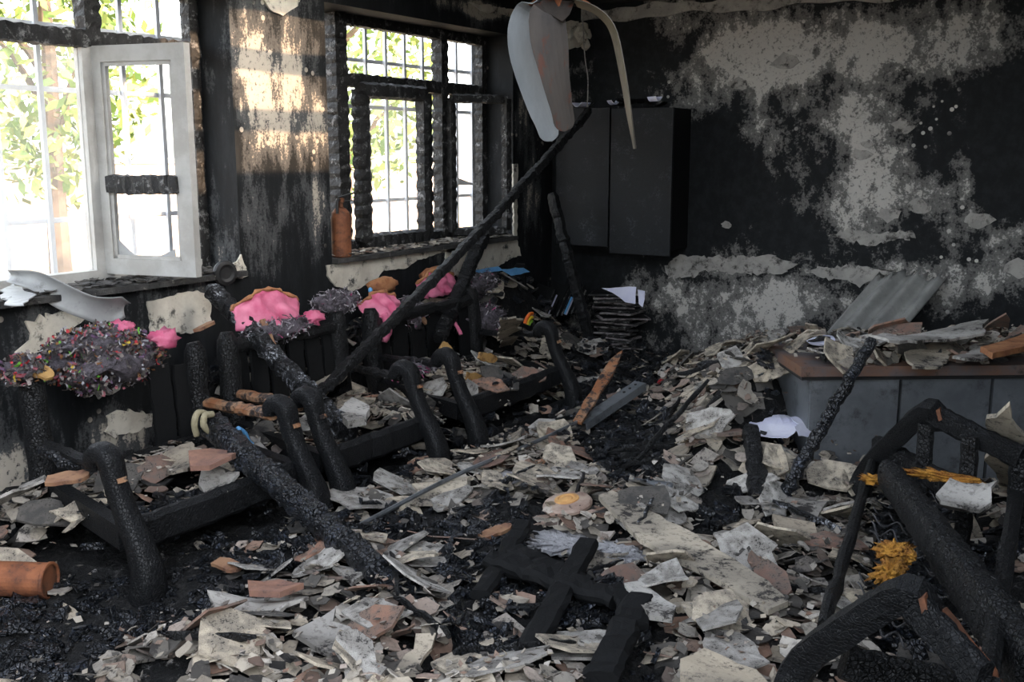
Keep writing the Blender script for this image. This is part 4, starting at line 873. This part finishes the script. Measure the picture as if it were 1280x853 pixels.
# wooden shards and slats
def shard(px0, px1, X0, X1, wd, mat, lab, th=.014, axis=0, cat='wood', name='wood_shard', sides=(0, 1, 0.2)):
    a = hit(*px0, axis, X0); b = hit(*px1, axis, X1); r = np.random.default_rng(int(px0[0])); d = b-a; L = np.linalg.norm(d); d /= L
    sd_ = np.asarray(sides, float); sd_ = sd_-d*(sd_@d); sd_ /= np.linalg.norm(sd_); nn = np.cross(sd_, d); n = 7; lo, hi = [], []
    for i in range(n+1):
        t = i/n; k_ = .5*(.75+.25*math.sin(math.pi*t)) if i < n else .12
        lo.append(a+d*L*(t+r.uniform(-.03, .03))-sd_*wd*k_*r.uniform(.8, 1.15)); hi.append(a+d*L*(t+r.uniform(-.03, .03))+sd_*wd*k_*r.uniform(.8, 1.15))
    mm = MB(); mm.poly(lo+hi[::-1], nn, th); return tag(mm.build(name, mat), lab, cat)
shard((25, 452), (68, 470), .40, .50, .07, 'ochre', 'pointed ochre wooden shard on the first back post')
shard((328, 398), (347, 445), .42, .52, .04, 'pale_wood', 'narrow brown wooden slat leaning below the wide pink dome')
shard((520, 378), (533, 405), .36, .44, .035, 'pale_wood', 'narrow pale brown slat below the draped pink cloth')
shard((246, 415), (268, 404), .46, .44, .05, 'pale_wood', 'short brown wooden shard at the foot of the ashy beam')
shard((56, 600), (110, 592), .85, .95, .08, 'pale_wood', 'flat tan wooden piece lying on the armchair seat under the white sash')
shard((552, 432), (566, 446), .7, .74, .10, 'ochre', 'triangular ochre wooden shard behind the armchair arm')
shard((722, 530), (776, 442), .14, .42, .065, 'orange_wood', 'orange-scorched wooden slat sticking up out of the floor rubble', axis=2, sides=(.8, .5, .2))
shard((655, 583), (720, 570), .10, .10, .05, 'pale_wood', 'brown veneer strip lying on the floor near the metal channel', axis=2, th=.008)
shard((600, 445), (622, 450), .95, .95, .05, 'ochre', 'small ochre scorched scrap on the armchair seat by the books')
shard((585, 470), (605, 475), 1.0, 1.0, .05, 'ochre', 'small orange scorched scrap above the armchair front rail')
shard((270, 700), (300, 710), .12, .12, .06, 'pale_wood', 'short brown slat lying beside the thick charred beam', axis=2)
shard((600, 670), (640, 655), .12, .14, .05, 'pale_wood', 'dull brown slat end below the metal rod', axis=2)
# metal channel
a, b = HP(726, 528, 2, .13), HP(800, 478, 2, .26); d = (b-a)/np.linalg.norm(b-a); s_ = np.cross(d, (0, 0, 1)); s_ /= np.linalg.norm(s_); u_ = np.cross(s_, d)
e = empty('metal_channel', tuple(a-np.array([0, 0, .06])), 'dull grey folded metal channel with bolt holes beside the orange slat', 'channel')
m = MB(); m.obox((a+b)/2, (b-a)/2, s_*.035, u_*.003); w_ = m.build('web', 'metal_grey', e)
for sg in (-1, 1): 
    m = MB(); m.obox((a+b)/2+s_*.035*sg-u_*.02, (b-a)/2, s_*.003, u_*.022); m.build('flange', 'metal_grey', e)
for t in (.72, .82, .92):
    m = MB(); m.lathe([(.008, 0), (.008, .004)], lerp(a, b, t)+u_*.003, u_, 10); m.build('bolt', 'dark_rubber', w_)
# round lid, can, burnt tin
c = HP(710, 634, 2, .14); e = empty('round_lid', tuple(c), 'round scorched lid with an orange centre lying on the floor rubble', 'lid')
ax = np.array([-.10, -.14, 1.0]); ax /= np.linalg.norm(ax)
m = MB(); m.lathe([(.09, 0), (.100, .004), (.102, .016), (.095, .026), (.07, .031), (.055, .034)], c, ax, 32); m.build('rim', 'plate_enamel', e)
m = MB(); m.lathe([(.052, .030), (.050, .038), (.036, .040), (.034, .036), (.026, .036), (.02, .040), (.004, .042)], c, ax, 28); m.build('centre', 'plate_core', e)
a, b = HP(64, 726, 2, .10), HP(-40, 722, 2, .10); d = (a-b)/np.linalg.norm(a-b)
e = empty('rusted_can', tuple(lerp(a, b, .5)-np.array([0, 0, .06])), 'rusted orange-brown tin can lying on its side in the rubble', 'can')
m = MB(); m.lathe([(.060, 0), (.064, .004), (.064, .010), (.060, .014), (.060, .09), (.062, .095), (.060, .10), (.060, .285), (.064, .289), (.064, .298), (.060, .30), (.055, .300), (.055, .285)], a-d*.30, d, 28); m.build('wall', 'rust', e)
m = MB(); m.lathe([(.054, .0), (.054, .003)], a-d*.012, d, 24); m.build('end', 'rust_dark', e)
a, b = HP(790, 612, 2, .14), HP(840, 618, 2, .13); d = (b-a)/np.linalg.norm(b-a); L = np.linalg.norm(b-a)
m = MB(); m.lathe([(.046, 0), (.050, .004), (.050, L*.3), (.047, L*.34), (.050, L*.4), (.050, L-.01), (.046, L)], a, d, 22); tag(m.build('tin_can', 'metal_grey'), 'sooty grey tin can lying on its side above the long cream strip', 'can')
# rope knot, blue scraps, dark disc, rainbow toy, red scraps
def loop(name, pts, r_, mat, lab, cat):
    m = MB(); m.tube(spline(pts, 6), r_, 8, rough=.06); return tag(m.build(name, mat, smooth=True), lab, cat)
X = .82
loop('rope_loop', [hit(262, 520, 0, X), hit(248, 516, 0, X), hit(243, 530, 0, X), hit(246, 545, 0, X)], .014, 'cream_rope', 'cream scorched cloth loop at the top end of the thick charred beam', 'cloth')
loop('rope_loop', [hit(266, 518, 0, X+.03), hit(256, 520, 0, X+.03), hit(255, 532, 0, X+.03), hit(262, 540, 0, X+.03)], .014, 'cream_rope', 'second cream cloth fold inside the loop on the thick beam', 'cloth')
loop('blue_strip', [hit(297, 536, 0, .9), hit(306, 542, 0, .9), hit(310, 552, 0, .9), hit(315, 556, 0, .9)], .012, 'blue_plastic', 'bright blue plastic scrap behind the curled armchair arm', 'plastic')
loop('red_strip', [HP(820, 488, 2, .1), HP(824, 478, 2, .13), HP(832, 472, 2, .13)], .010, 'red_plastic', 'small red plastic scrap on the floor near the metal channel', 'plastic')
slab('blue_sheet', [(625, 337), (655, 335), (662, 340), (640, 345)], .30, 'blue_plastic', 'flat light blue plastic scrap under the sill beside the upright plank', 'plastic', .006, .015, axis=0, seed=61, jag=.003)
slab('blue_sheet', [(590, 338), (622, 333), (628, 338), (600, 343)], .26, 'blue_plastic', 'torn light blue plastic edge behind the long thin pole', 'plastic', .006, .01, axis=0, seed=62, jag=.003)
lump('blue_scrap', hit(463, 363, 0, .34), (.012, .014, .016), 'blue_plastic', None, 64, .1, 'small dark blue scrap on the draped pink cloth', 'plastic')
c = hit(276, 341, 0, .02); m = MB(); m.lathe([(.045, -.02), (.062, -.015), (.066, 0), (.062, .015), (.045, .02), (.03, .012)], c+np.array([.03, 0, 0]), (1, -.2, 0), 24); tag(m.build('burnt_reel', 'dark_rubber'), 'small black burnt reel on the sill beside the white sash', 'reel')
e = empty('rainbow_arch', tuple(hit(655, 410, 0, .6)), 'small rainbow-striped arch toy behind the curled armchair arm', 'toy')
for q, (mt, col_) in enumerate((('toy_orange', (.8, .16, .02)), ('toy_yellow', (.8, .55, .03)), ('toy_green', (.25, .5, .04)))):
    simple(mt, col_, tuple(x*.8 for x in col_), 8, .5)
    c = hit(664, 408, 0, .6); r_ = .085-.026*q; pts = [c+np.array([0, -r_*math.cos(t), r_*math.sin(t)]) for t in np.linspace(.35, 1.75, 10)]
    m = MB(); m.tube(pts, .012, 8); m.build('band', mt, e)
# melted plastic film hanging on the left sill
pts = [hit(8, 345, 0, -.15), hit(45, 352, 0, .0), hit(80, 372, 0, .08), hit(112, 385, 0, .12), hit(140, 390, 0, .14), hit(160, 388, 0, .14)]
m = MB(); P = spline(pts, 6); m.ribbon(P, list(np.interp(np.linspace(0, 1, len(P)), [0, .35, .6, .85, 1], [.05, .12, .12, .17, .08])), (.5, .2, .8), .004, 8, .03); tag(m.build('melted_film', 'film', smooth=True), 'greyish melted plastic sheet drooping over the window sill', 'plastic')
slab('melted_film', [(0, 366), (18, 360), (42, 372), (30, 382), (5, 378)], .955, 'film', 'flat grey melted plastic scrap on the sill beside the drooping sheet', 'plastic', .005, .02, seed=63)
# burnt books: a slumped stack under the cabinet
RB = np.random.default_rng(77)
for q in range(24):
    zz = .09+.0185*q; cx = .74+RB.normal(0, .035); cy = 6.84+RB.normal(0, .02); a = RB.normal(.1, .3); d = np.array([math.cos(a), math.sin(a), 0]); n_ = np.array([-d[1], d[0], 0]); L, Wd = RB.uniform(.12, .19), RB.uniform(.09, .13)
    e = empty('burnt_book', (cx, cy, zz), 'charred book in the slumped stack beneath the wall cabinet', 'book', 'burnt books stacked beneath the wall cabinet')
    m = MB(); vs = []; G = 8; sl = RB.normal(0, .015)
    for s2 in (0, 1):
        for i in range(G+1):
            for j in range(2):
                u = i/G*2-1; p = np.array([cx, cy, zz-.002*u*u+sl*u*L+.012*s2])+d*L*u+n_*Wd*(j-.5)*2*(1+RB.normal(0, .03)); vs.append(p)
    K = (G+1)*2; fs = []
    for i in range(G): fs += [(i*2, i*2+1, i*2+3, i*2+2), (K+i*2, K+i*2+2, K+i*2+3, K+i*2+1), (i*2, i*2+2, K+i*2+2, K+i*2), (i*2+1, K+i*2+1, K+i*2+3, i*2+3)]
    fs += [(0, K, K+1, 1), (G*2, G*2+1, K+G*2+1, K+G*2)]
    m.add(vs, fs); m.build('pages', 'page_edges' if q % 2 == 0 else 'charred_paint', e)
    m = MB(); m.obox((cx, cy, zz+.0135), d*L*.9+np.array([0, 0, sl*L*.9]), n_*Wd*.95, (0, 0, .0015)); m.build('cover', 'char_flat', e)
for q in range(9):
    t = q/8; base = hit(668+q*6, 395-q*1.0, 0, .16+.025*q); h_ = .24-.05*(q % 3); e = empty('leaning_book', tuple(base), 'burnt book leaning upright against the wall by the upright plank', 'book', 'burnt books leaning by the upright plank')
    d = np.array([.25, .35, .9]); d /= np.linalg.norm(d); n_ = np.array([.8, -.2, -.15]); n_ -= d*(n_@d); n_ /= np.linalg.norm(n_); t_ = np.cross(d, n_)
    m = MB(); m.obox(base+d*h_/2, d*h_/2, n_*.08, t_*.010); m.build('pages', ['charred_paint', 'paper', 'char_flat', 'grey_plaster'][q % 4] if q % 3 else 'charred_paint', e)
    m = MB(); m.obox(base+d*h_/2+t_*.0115, d*h_/2, n_*.082, t_*.0015); m.build('cover', 'char_flat', e)
    m = MB(); m.obox(base+d*h_/2-t_*.0115, d*h_/2, n_*.082, t_*.0015); m.build('cover', ['char_flat', 'lavender_lint', 'blue_plastic'][q % 3] if q == 5 else 'char_flat', e)
# white ash patches on the floor
for q, (x, y, rx, ry, lab) in enumerate(((700, 680, .15, .10, 'flat patch of whitish flaky ash below the round lid'), (775, 690, .10, .08, 'small lumpy patch of white ash beside the long cream strip'), (640, 600, .16, .08, 'streak of white ash beside the metal rod'))):
    c = HP(x, y, 2, .085); lump('ash_patch', c, (rx, ry, .02), 'white_ash', None, 80+q, .5, lab, 'ash', nu=36, nv=16, freq=14)

# ------------------------------------------------------------------ LOOSE RUBBLE
def flake_mesh(r, R, asp, th, curl, n=None):
    n = n or int(r.integers(8, 12)); ang = np.sort(r.uniform(0, 2*math.pi, n)+np.arange(n)*.0); ang = np.linspace(0, 2*math.pi, n, endpoint=False)+r.uniform(-.3, .3, n)
    rad = R*r.uniform(.66, 1.12, n); ca = r.uniform(0, 3.14); vs = []
    x = rad*np.cos(ang); y = rad*np.sin(ang)*asp
    for s_ in (0, 1):
        for k_ in ((1.0, .5) if s_ else (1.0,)):
            for a, b in zip(x*k_, y*k_):
                u = (a*math.cos(ca)+b*math.sin(ca))/R; vs.append((a, b, curl*R*u*u+th*s_+.03*R*math.sin(a*5/R+ca*9)))
        vs.append((0, 0, th*s_))
    fs = []; K = n+1
    for i in range(n):
        j = (i+1) % n
        fs += [(j, i, n), (i, j, K+j, K+i), (K+i, K+j, K+n+j, K+n+i), (K+n+i, K+n+j, K+2*n)]
    return np.array(vs), fs
R0 = np.random.default_rng(11)
KINDS = [('flake_cream', 'cream plaster flake lying loose among the floor rubble', 'cream plaster flakes in the rubble'), ('flake_grey', 'grey-white plaster flake lying loose among the floor rubble', 'grey plaster flakes in the rubble'),
         ('flake_brown', 'brown clay-coloured flake lying loose among the floor rubble', 'brown flakes in the rubble'), ('flake_soot', 'soot-black flake lying loose among the floor rubble', 'sooty flakes in the rubble')]
MESH = []
for q in range(40):
    vs, fs = flake_mesh(R0, 1.0, R0.uniform(.45, .95), R0.uniform(.045, .11), R0.uniform(-.45, .6) if q % 3 else R0.uniform(-.1, .15)); MESH.append((vs, fs))
BM = {}
def bmesh_for(v, k_):
    if (v, k_) not in BM:
        me = bpy.data.meshes.new('plaster_flake'); me.from_pydata(MESH[v][0].tolist(), [], MESH[v][1]); me.update(); me.materials.append(M[KINDS[k_][0]]); BM[(v, k_)] = me
    return BM[(v, k_)]
# how thickly flakes lie, by place on the floor (1 = covered, 0 = bare black ash)
DARK = [(610, 720, 70, 60), (700, 740, 80, 50), (230, 720, 130, 60), (330, 680, 90, 35), (760, 535, 90, 32), (40, 790, 90, 70), (1150, 640, 70, 60), (600, 800, 50, 45), (790, 562, 60, 28), (800, 592, 40, 22), (770, 470, 80, 40), (150, 740, 110, 60), (60, 800, 60, 60), (800, 820, 30, 60), (1180, 740, 110, 110), (500, 660, 120, 30), (900, 640, 30, 40), (960, 560, 20, 60), (760, 780, 30, 40), (640, 640, 40, 25)]
def cover(x, y, z):
    px, py, dd = proj((x, y, z))
    if px < -60 or px > 1340 or py > 930: return -1, px, py
    cval = 1.0
    for (cx, cy, rx, ry) in DARK:
        q = ((px-cx)/rx)**2+((py-cy)/ry)**2; cval *= 1-.87*math.exp(-q*q*.9)
    if x < .42 : cval *= .35
    if y > 6.6: cval *= .5
    if .42 < x < 1.12 and 2.2 < y < 5.4: cval *= .8
    if 1.12 < x < 1.3 and 2.0 < y < 5.4: cval *= .12
    return cval, px, py
def inside_bad(x, y):
    u = (x-D0[0])*ud[0]+(y-D0[1])*ud[1]; v_ = (x-D0[0])*vd[0]+(y-D0[1])*vd[1]
    return x < .06 or y > 7.05 or x > 5.1 or y < 1.0
cand = []
tries = 0
while len(cand) < 4700 and tries < 90000:
    tries += 1
    x = R0.uniform(.1, 4.9); y = R0.uniform(1.2, 7.0)
    if inside_bad(x, y): continue
    cv, px, py = cover(x, y, .1)
    if cv < 0 or R0.uniform() > cv: continue
    if any((x-a)**2+(y-b)**2 < r_*r_ for a, b, r_ in KEEP) and R0.uniform() < .92: continue
    size = min(.14, .03+R0.exponential(.028)); cand.append((x, y, size, px, py))
cand.sort(key=lambda q: -q[2]*(1 if (-20 < q[3] < 1300 and q[4] < 870) else .2))
big = cand[:300]; rest = cand[300:]
order = rest+big      # small first, the large ones lie on top
R1 = np.random.default_rng(12); stuff = MB(); cnt = 0
def settle(x, y, s_, asp=.8):
    i0, i1 = int((x-s_*.6-GX0)/GS), int((x+s_*.6-GX0)/GS)+1; j0, j1 = int((y-s_*.6-GY0)/GS), int((y+s_*.6-GY0)/GS)+1
    i0, j0 = max(i0, 0), max(j0, 0); blk = HM[i0:i1+1, j0:j1+1]
    if blk.size == 0: return None
    z = float(np.percentile(blk, 70)); gxv = float((blk[-1].mean()-blk[0].mean())/(GS*max(1, blk.shape[0]-1))) if blk.shape[0] > 1 else 0; gyv = float((blk[:, -1].mean()-blk[:, 0].mean())/(GS*max(1, blk.shape[1]-1))) if blk.shape[1] > 1 else 0
    HM[i0:i1+1, j0:j1+1] = np.minimum(np.maximum(blk, z+.25*.02+s_*.05), blk+.05)
    return z, np.clip(gxv, -.5, .5), np.clip(gyv, -.5, .5)
bigset = set(id(q) for q in big)
MARKS = [('beside the round lid', (1.97, 3.88)), ('along the long cream plaster strip', (2.65, 3.5)), ('below the thick cracked beam', (1.7, 2.4)), ('next to the rusted can', (1.15, 2.0)),
         ('around the black floor frame', (2.35, 2.75)), ('beside the thin metal rod', (1.5, 4.2)), ('near the metal channel and orange slat', (1.75, 5.0)), ('at the foot of the leaning round pole', (2.85, 4.15)),
         ('left of the metal desk', (2.4, 5.2)), ('on top of the metal desk', (3.3, 5.1)), ('behind the metal desk', (3.0, 6.2)), ('below the back wall', (1.7, 6.5)), ('among the settee springs', (3.6, 3.4)),
         ('between the settee and the floor frame', (3.1, 2.7)), ('beside the burnt books', (.7, 6.3)), ('on the armchair seat under the white sash', (.75, 2.7)), ('on the armchair seat by the pier', (.75, 3.6)), ('on the armchair seat below the charred window', (.75, 4.8)), ('behind the armchairs along the wall', (.2, 4.5)), ('behind the armchairs along the wall', (.2, 3.4)), ('behind the armchairs along the wall', (.2, 5.6)), ('right of the settee', (4.2, 3.8)), ('beside the charcoal stump', (2.3, 2.2)), ('between the armchairs and the black floor frame', (1.75, 3.2)), ('above the round lid', (2.1, 4.6))]
def zone(x, y):
    return min(MARKS, key=lambda q: (q[1][0]-x)**2+(q[1][1]-y)**2)[0]
CN = ['cream plaster', 'grey-white plaster', 'brown clay', 'soot-black']
for c_ in order:
    x, y, s_, px, py = c_; st = settle(x, y, s_)
    if st is None: continue
    z, gxv, gyv = st
    n_ = Vector((-gxv+R1.normal(0, .26), -gyv+R1.normal(0, .26), 1)).normalized(); rot = n_.to_track_quat('Z', 'Y').to_matrix() @ Matrix.Rotation(R1.uniform(0, 6.28), 3, 'Z')
    v = int(R1.integers(0, len(MESH))); u = R1.uniform(); kd = 0 if u < .46 else 1 if u < .76 else 2 if u < .88 else 3
    if c_ in bigset or id(c_) in bigset:
        o = bpy.data.objects.new('plaster_flake', bmesh_for(v, kd)); COL.objects.link(o); o.location = (x, y, z+.004); o.rotation_euler = rot.to_euler(); sx = s_*R1.uniform(.85, 1.25); o.scale = (sx, s_, s_*R1.uniform(.7, 1.1)*min(1, .07/s_+.3)); 
        zn = zone(x, y); szn = 'large' if s_ > .115 else 'mid-sized'; tag(o, '%s %s flake %s' % (szn, CN[kd], zn), 'plaster', '%s %s flakes %s' % (szn, CN[kd], zn))
    else:
        A_ = (MESH[v][0]*s_) @ np.array(rot).T+np.array([x, y, z+.004]); stuff.add(A_, MESH[v][1])
tag(stuff.build('plaster_rubble', 'flake_mix', origin=(0, 0, 0)), 'countless small plaster fragments covering the burnt floor', 'rubble', kind='stuff')
# crumbs
crumbs = MB(); R2 = np.random.default_rng(13); n_c = 0
while n_c < 7000:
    x = R2.uniform(.05, 4.6); y = R2.uniform(1.2, 7.05)
    if inside_bad(x, y): continue
    cv, px, py = cover(x, y, .1)
    if cv < 0 or R2.uniform() > .35+.65*cv: continue
    z = hz(x, y); s_ = R2.uniform(.006, .022); a = R2.normal(0, 1, 3)*np.array([1, 1, .35]); a /= np.linalg.norm(a); b = np.cross(a, R2.normal(0, .3, 3)+np.array([0, 0, 1])); b /= np.linalg.norm(b); cc_ = np.cross(a, b)
    p = np.array([x, y, z+.004]); t_ = R2.uniform(.15, .5)*s_
    crumbs.add([p+a*s_, p+b*s_*.7, p-a*s_*.8, p-b*s_*.6, p+cc_*t_], [(0, 1, 4), (1, 2, 4), (2, 3, 4), (3, 0, 4), (3, 2, 1, 0)]); n_c += 1
tag(crumbs.build('rubble_crumbs', 'flake_mix', origin=(0, 0, 0)), 'fine plaster and charcoal crumbs strewn over the rubble', 'rubble', kind='stuff')
# charcoal chips
chips = MB(); n_c = 0
while n_c < 3200:
    x = R2.uniform(.05, 4.6); y = R2.uniform(1.2, 7.05)
    if inside_bad(x, y): continue
    cv, px, py = cover(x, y, .1)
    if cv < 0 or cv > .45: continue
    z = hz(x, y)-.006; s_ = R2.uniform(.010, .04); d = R2.normal(0, 1, 3)*np.array([1, 1, .4]); d /= np.linalg.norm(d); sd_ = np.cross(d, (0, 0, 1)); sd_ /= np.linalg.norm(sd_); u_ = np.cross(sd_, d)
    i0_ = len(chips.v); chips.obox((x, y, z+.012), d*s_, sd_*s_*R2.uniform(.2, .5), u_*s_*R2.uniform(.15, .4)); chips.v[i0_:] = [tuple(np.array(p)+R2.normal(0, s_*.16, 3)) for p in chips.v[i0_:]]; n_c += 1
tag(chips.build('charcoal_chips', 'char_blue', origin=(0, 0, 0)), 'loose black charcoal chips scattered between the plaster flakes', 'charcoal', kind='stuff')
# charred laths lying about
for q in range(46):
    for _ in range(200):
        x = R2.uniform(1.35, 4.4); y = R2.uniform(1.8, 6.6); cv, px, py = cover(x, y, .1)
        if 0 <= cv and 150 < px < 1270 and py < 850: break
    L = R2.uniform(.12, .4); a = R2.uniform(0, 3.14) if R2.uniform() < .5 else R2.normal(1.9, .35); d = np.array([math.cos(a), math.sin(a), 0])*L/2; z = hz(x, y)+.012
    p0 = np.array([x, y, z])-d; p1 = np.array([x, y, z])+d; p0[2] = max(z-.03, hz(p0[0], p0[1])+.008); p1[2] = max(z-.03, hz(p1[0], p1[1])+.008)
    timber('charred_lath', p0, p1, .014, .011, 'char' if q % 3 else 'char_ashy', ('thin black charred lath ' if q % 3 else 'thin ash-grey charred lath ')+zone(x, y), 'lath', ('black laths ' if q % 3 else 'ashy laths ')+zone(x, y), seed=200+q, step=.05, flat=.6)
# crust of ash and flakes on the sills
for q, (a, b) in enumerate((W1, W2)):
    mm = MB()
    for _ in range(520):
        x = R2.uniform(XF+.07, .04); y = R2.uniform(max(a+.05, 2.3), b-.06); s_ = R2.uniform(.01, .035); vs, fs = MESH[int(R2.integers(0, 40))]
        n_ = Vector((R2.normal(0, .12), R2.normal(0, .12), 1)).normalized(); rot = n_.to_track_quat('Z', 'Y').to_matrix()
        mm.add((vs*s_) @ np.array(rot).T+np.array([x, y, SILL+.033+R2.uniform(0, .012)]), fs)
    tag(mm.build('sill_crust', 'flake_mix' if q else 'flake_soot', origin=(0, 0, 0)), ['burnt crust of flakes on the sill under the white sash', 'burnt crust of flakes on the sill of the charred window'][q], 'crust', kind='stuff')
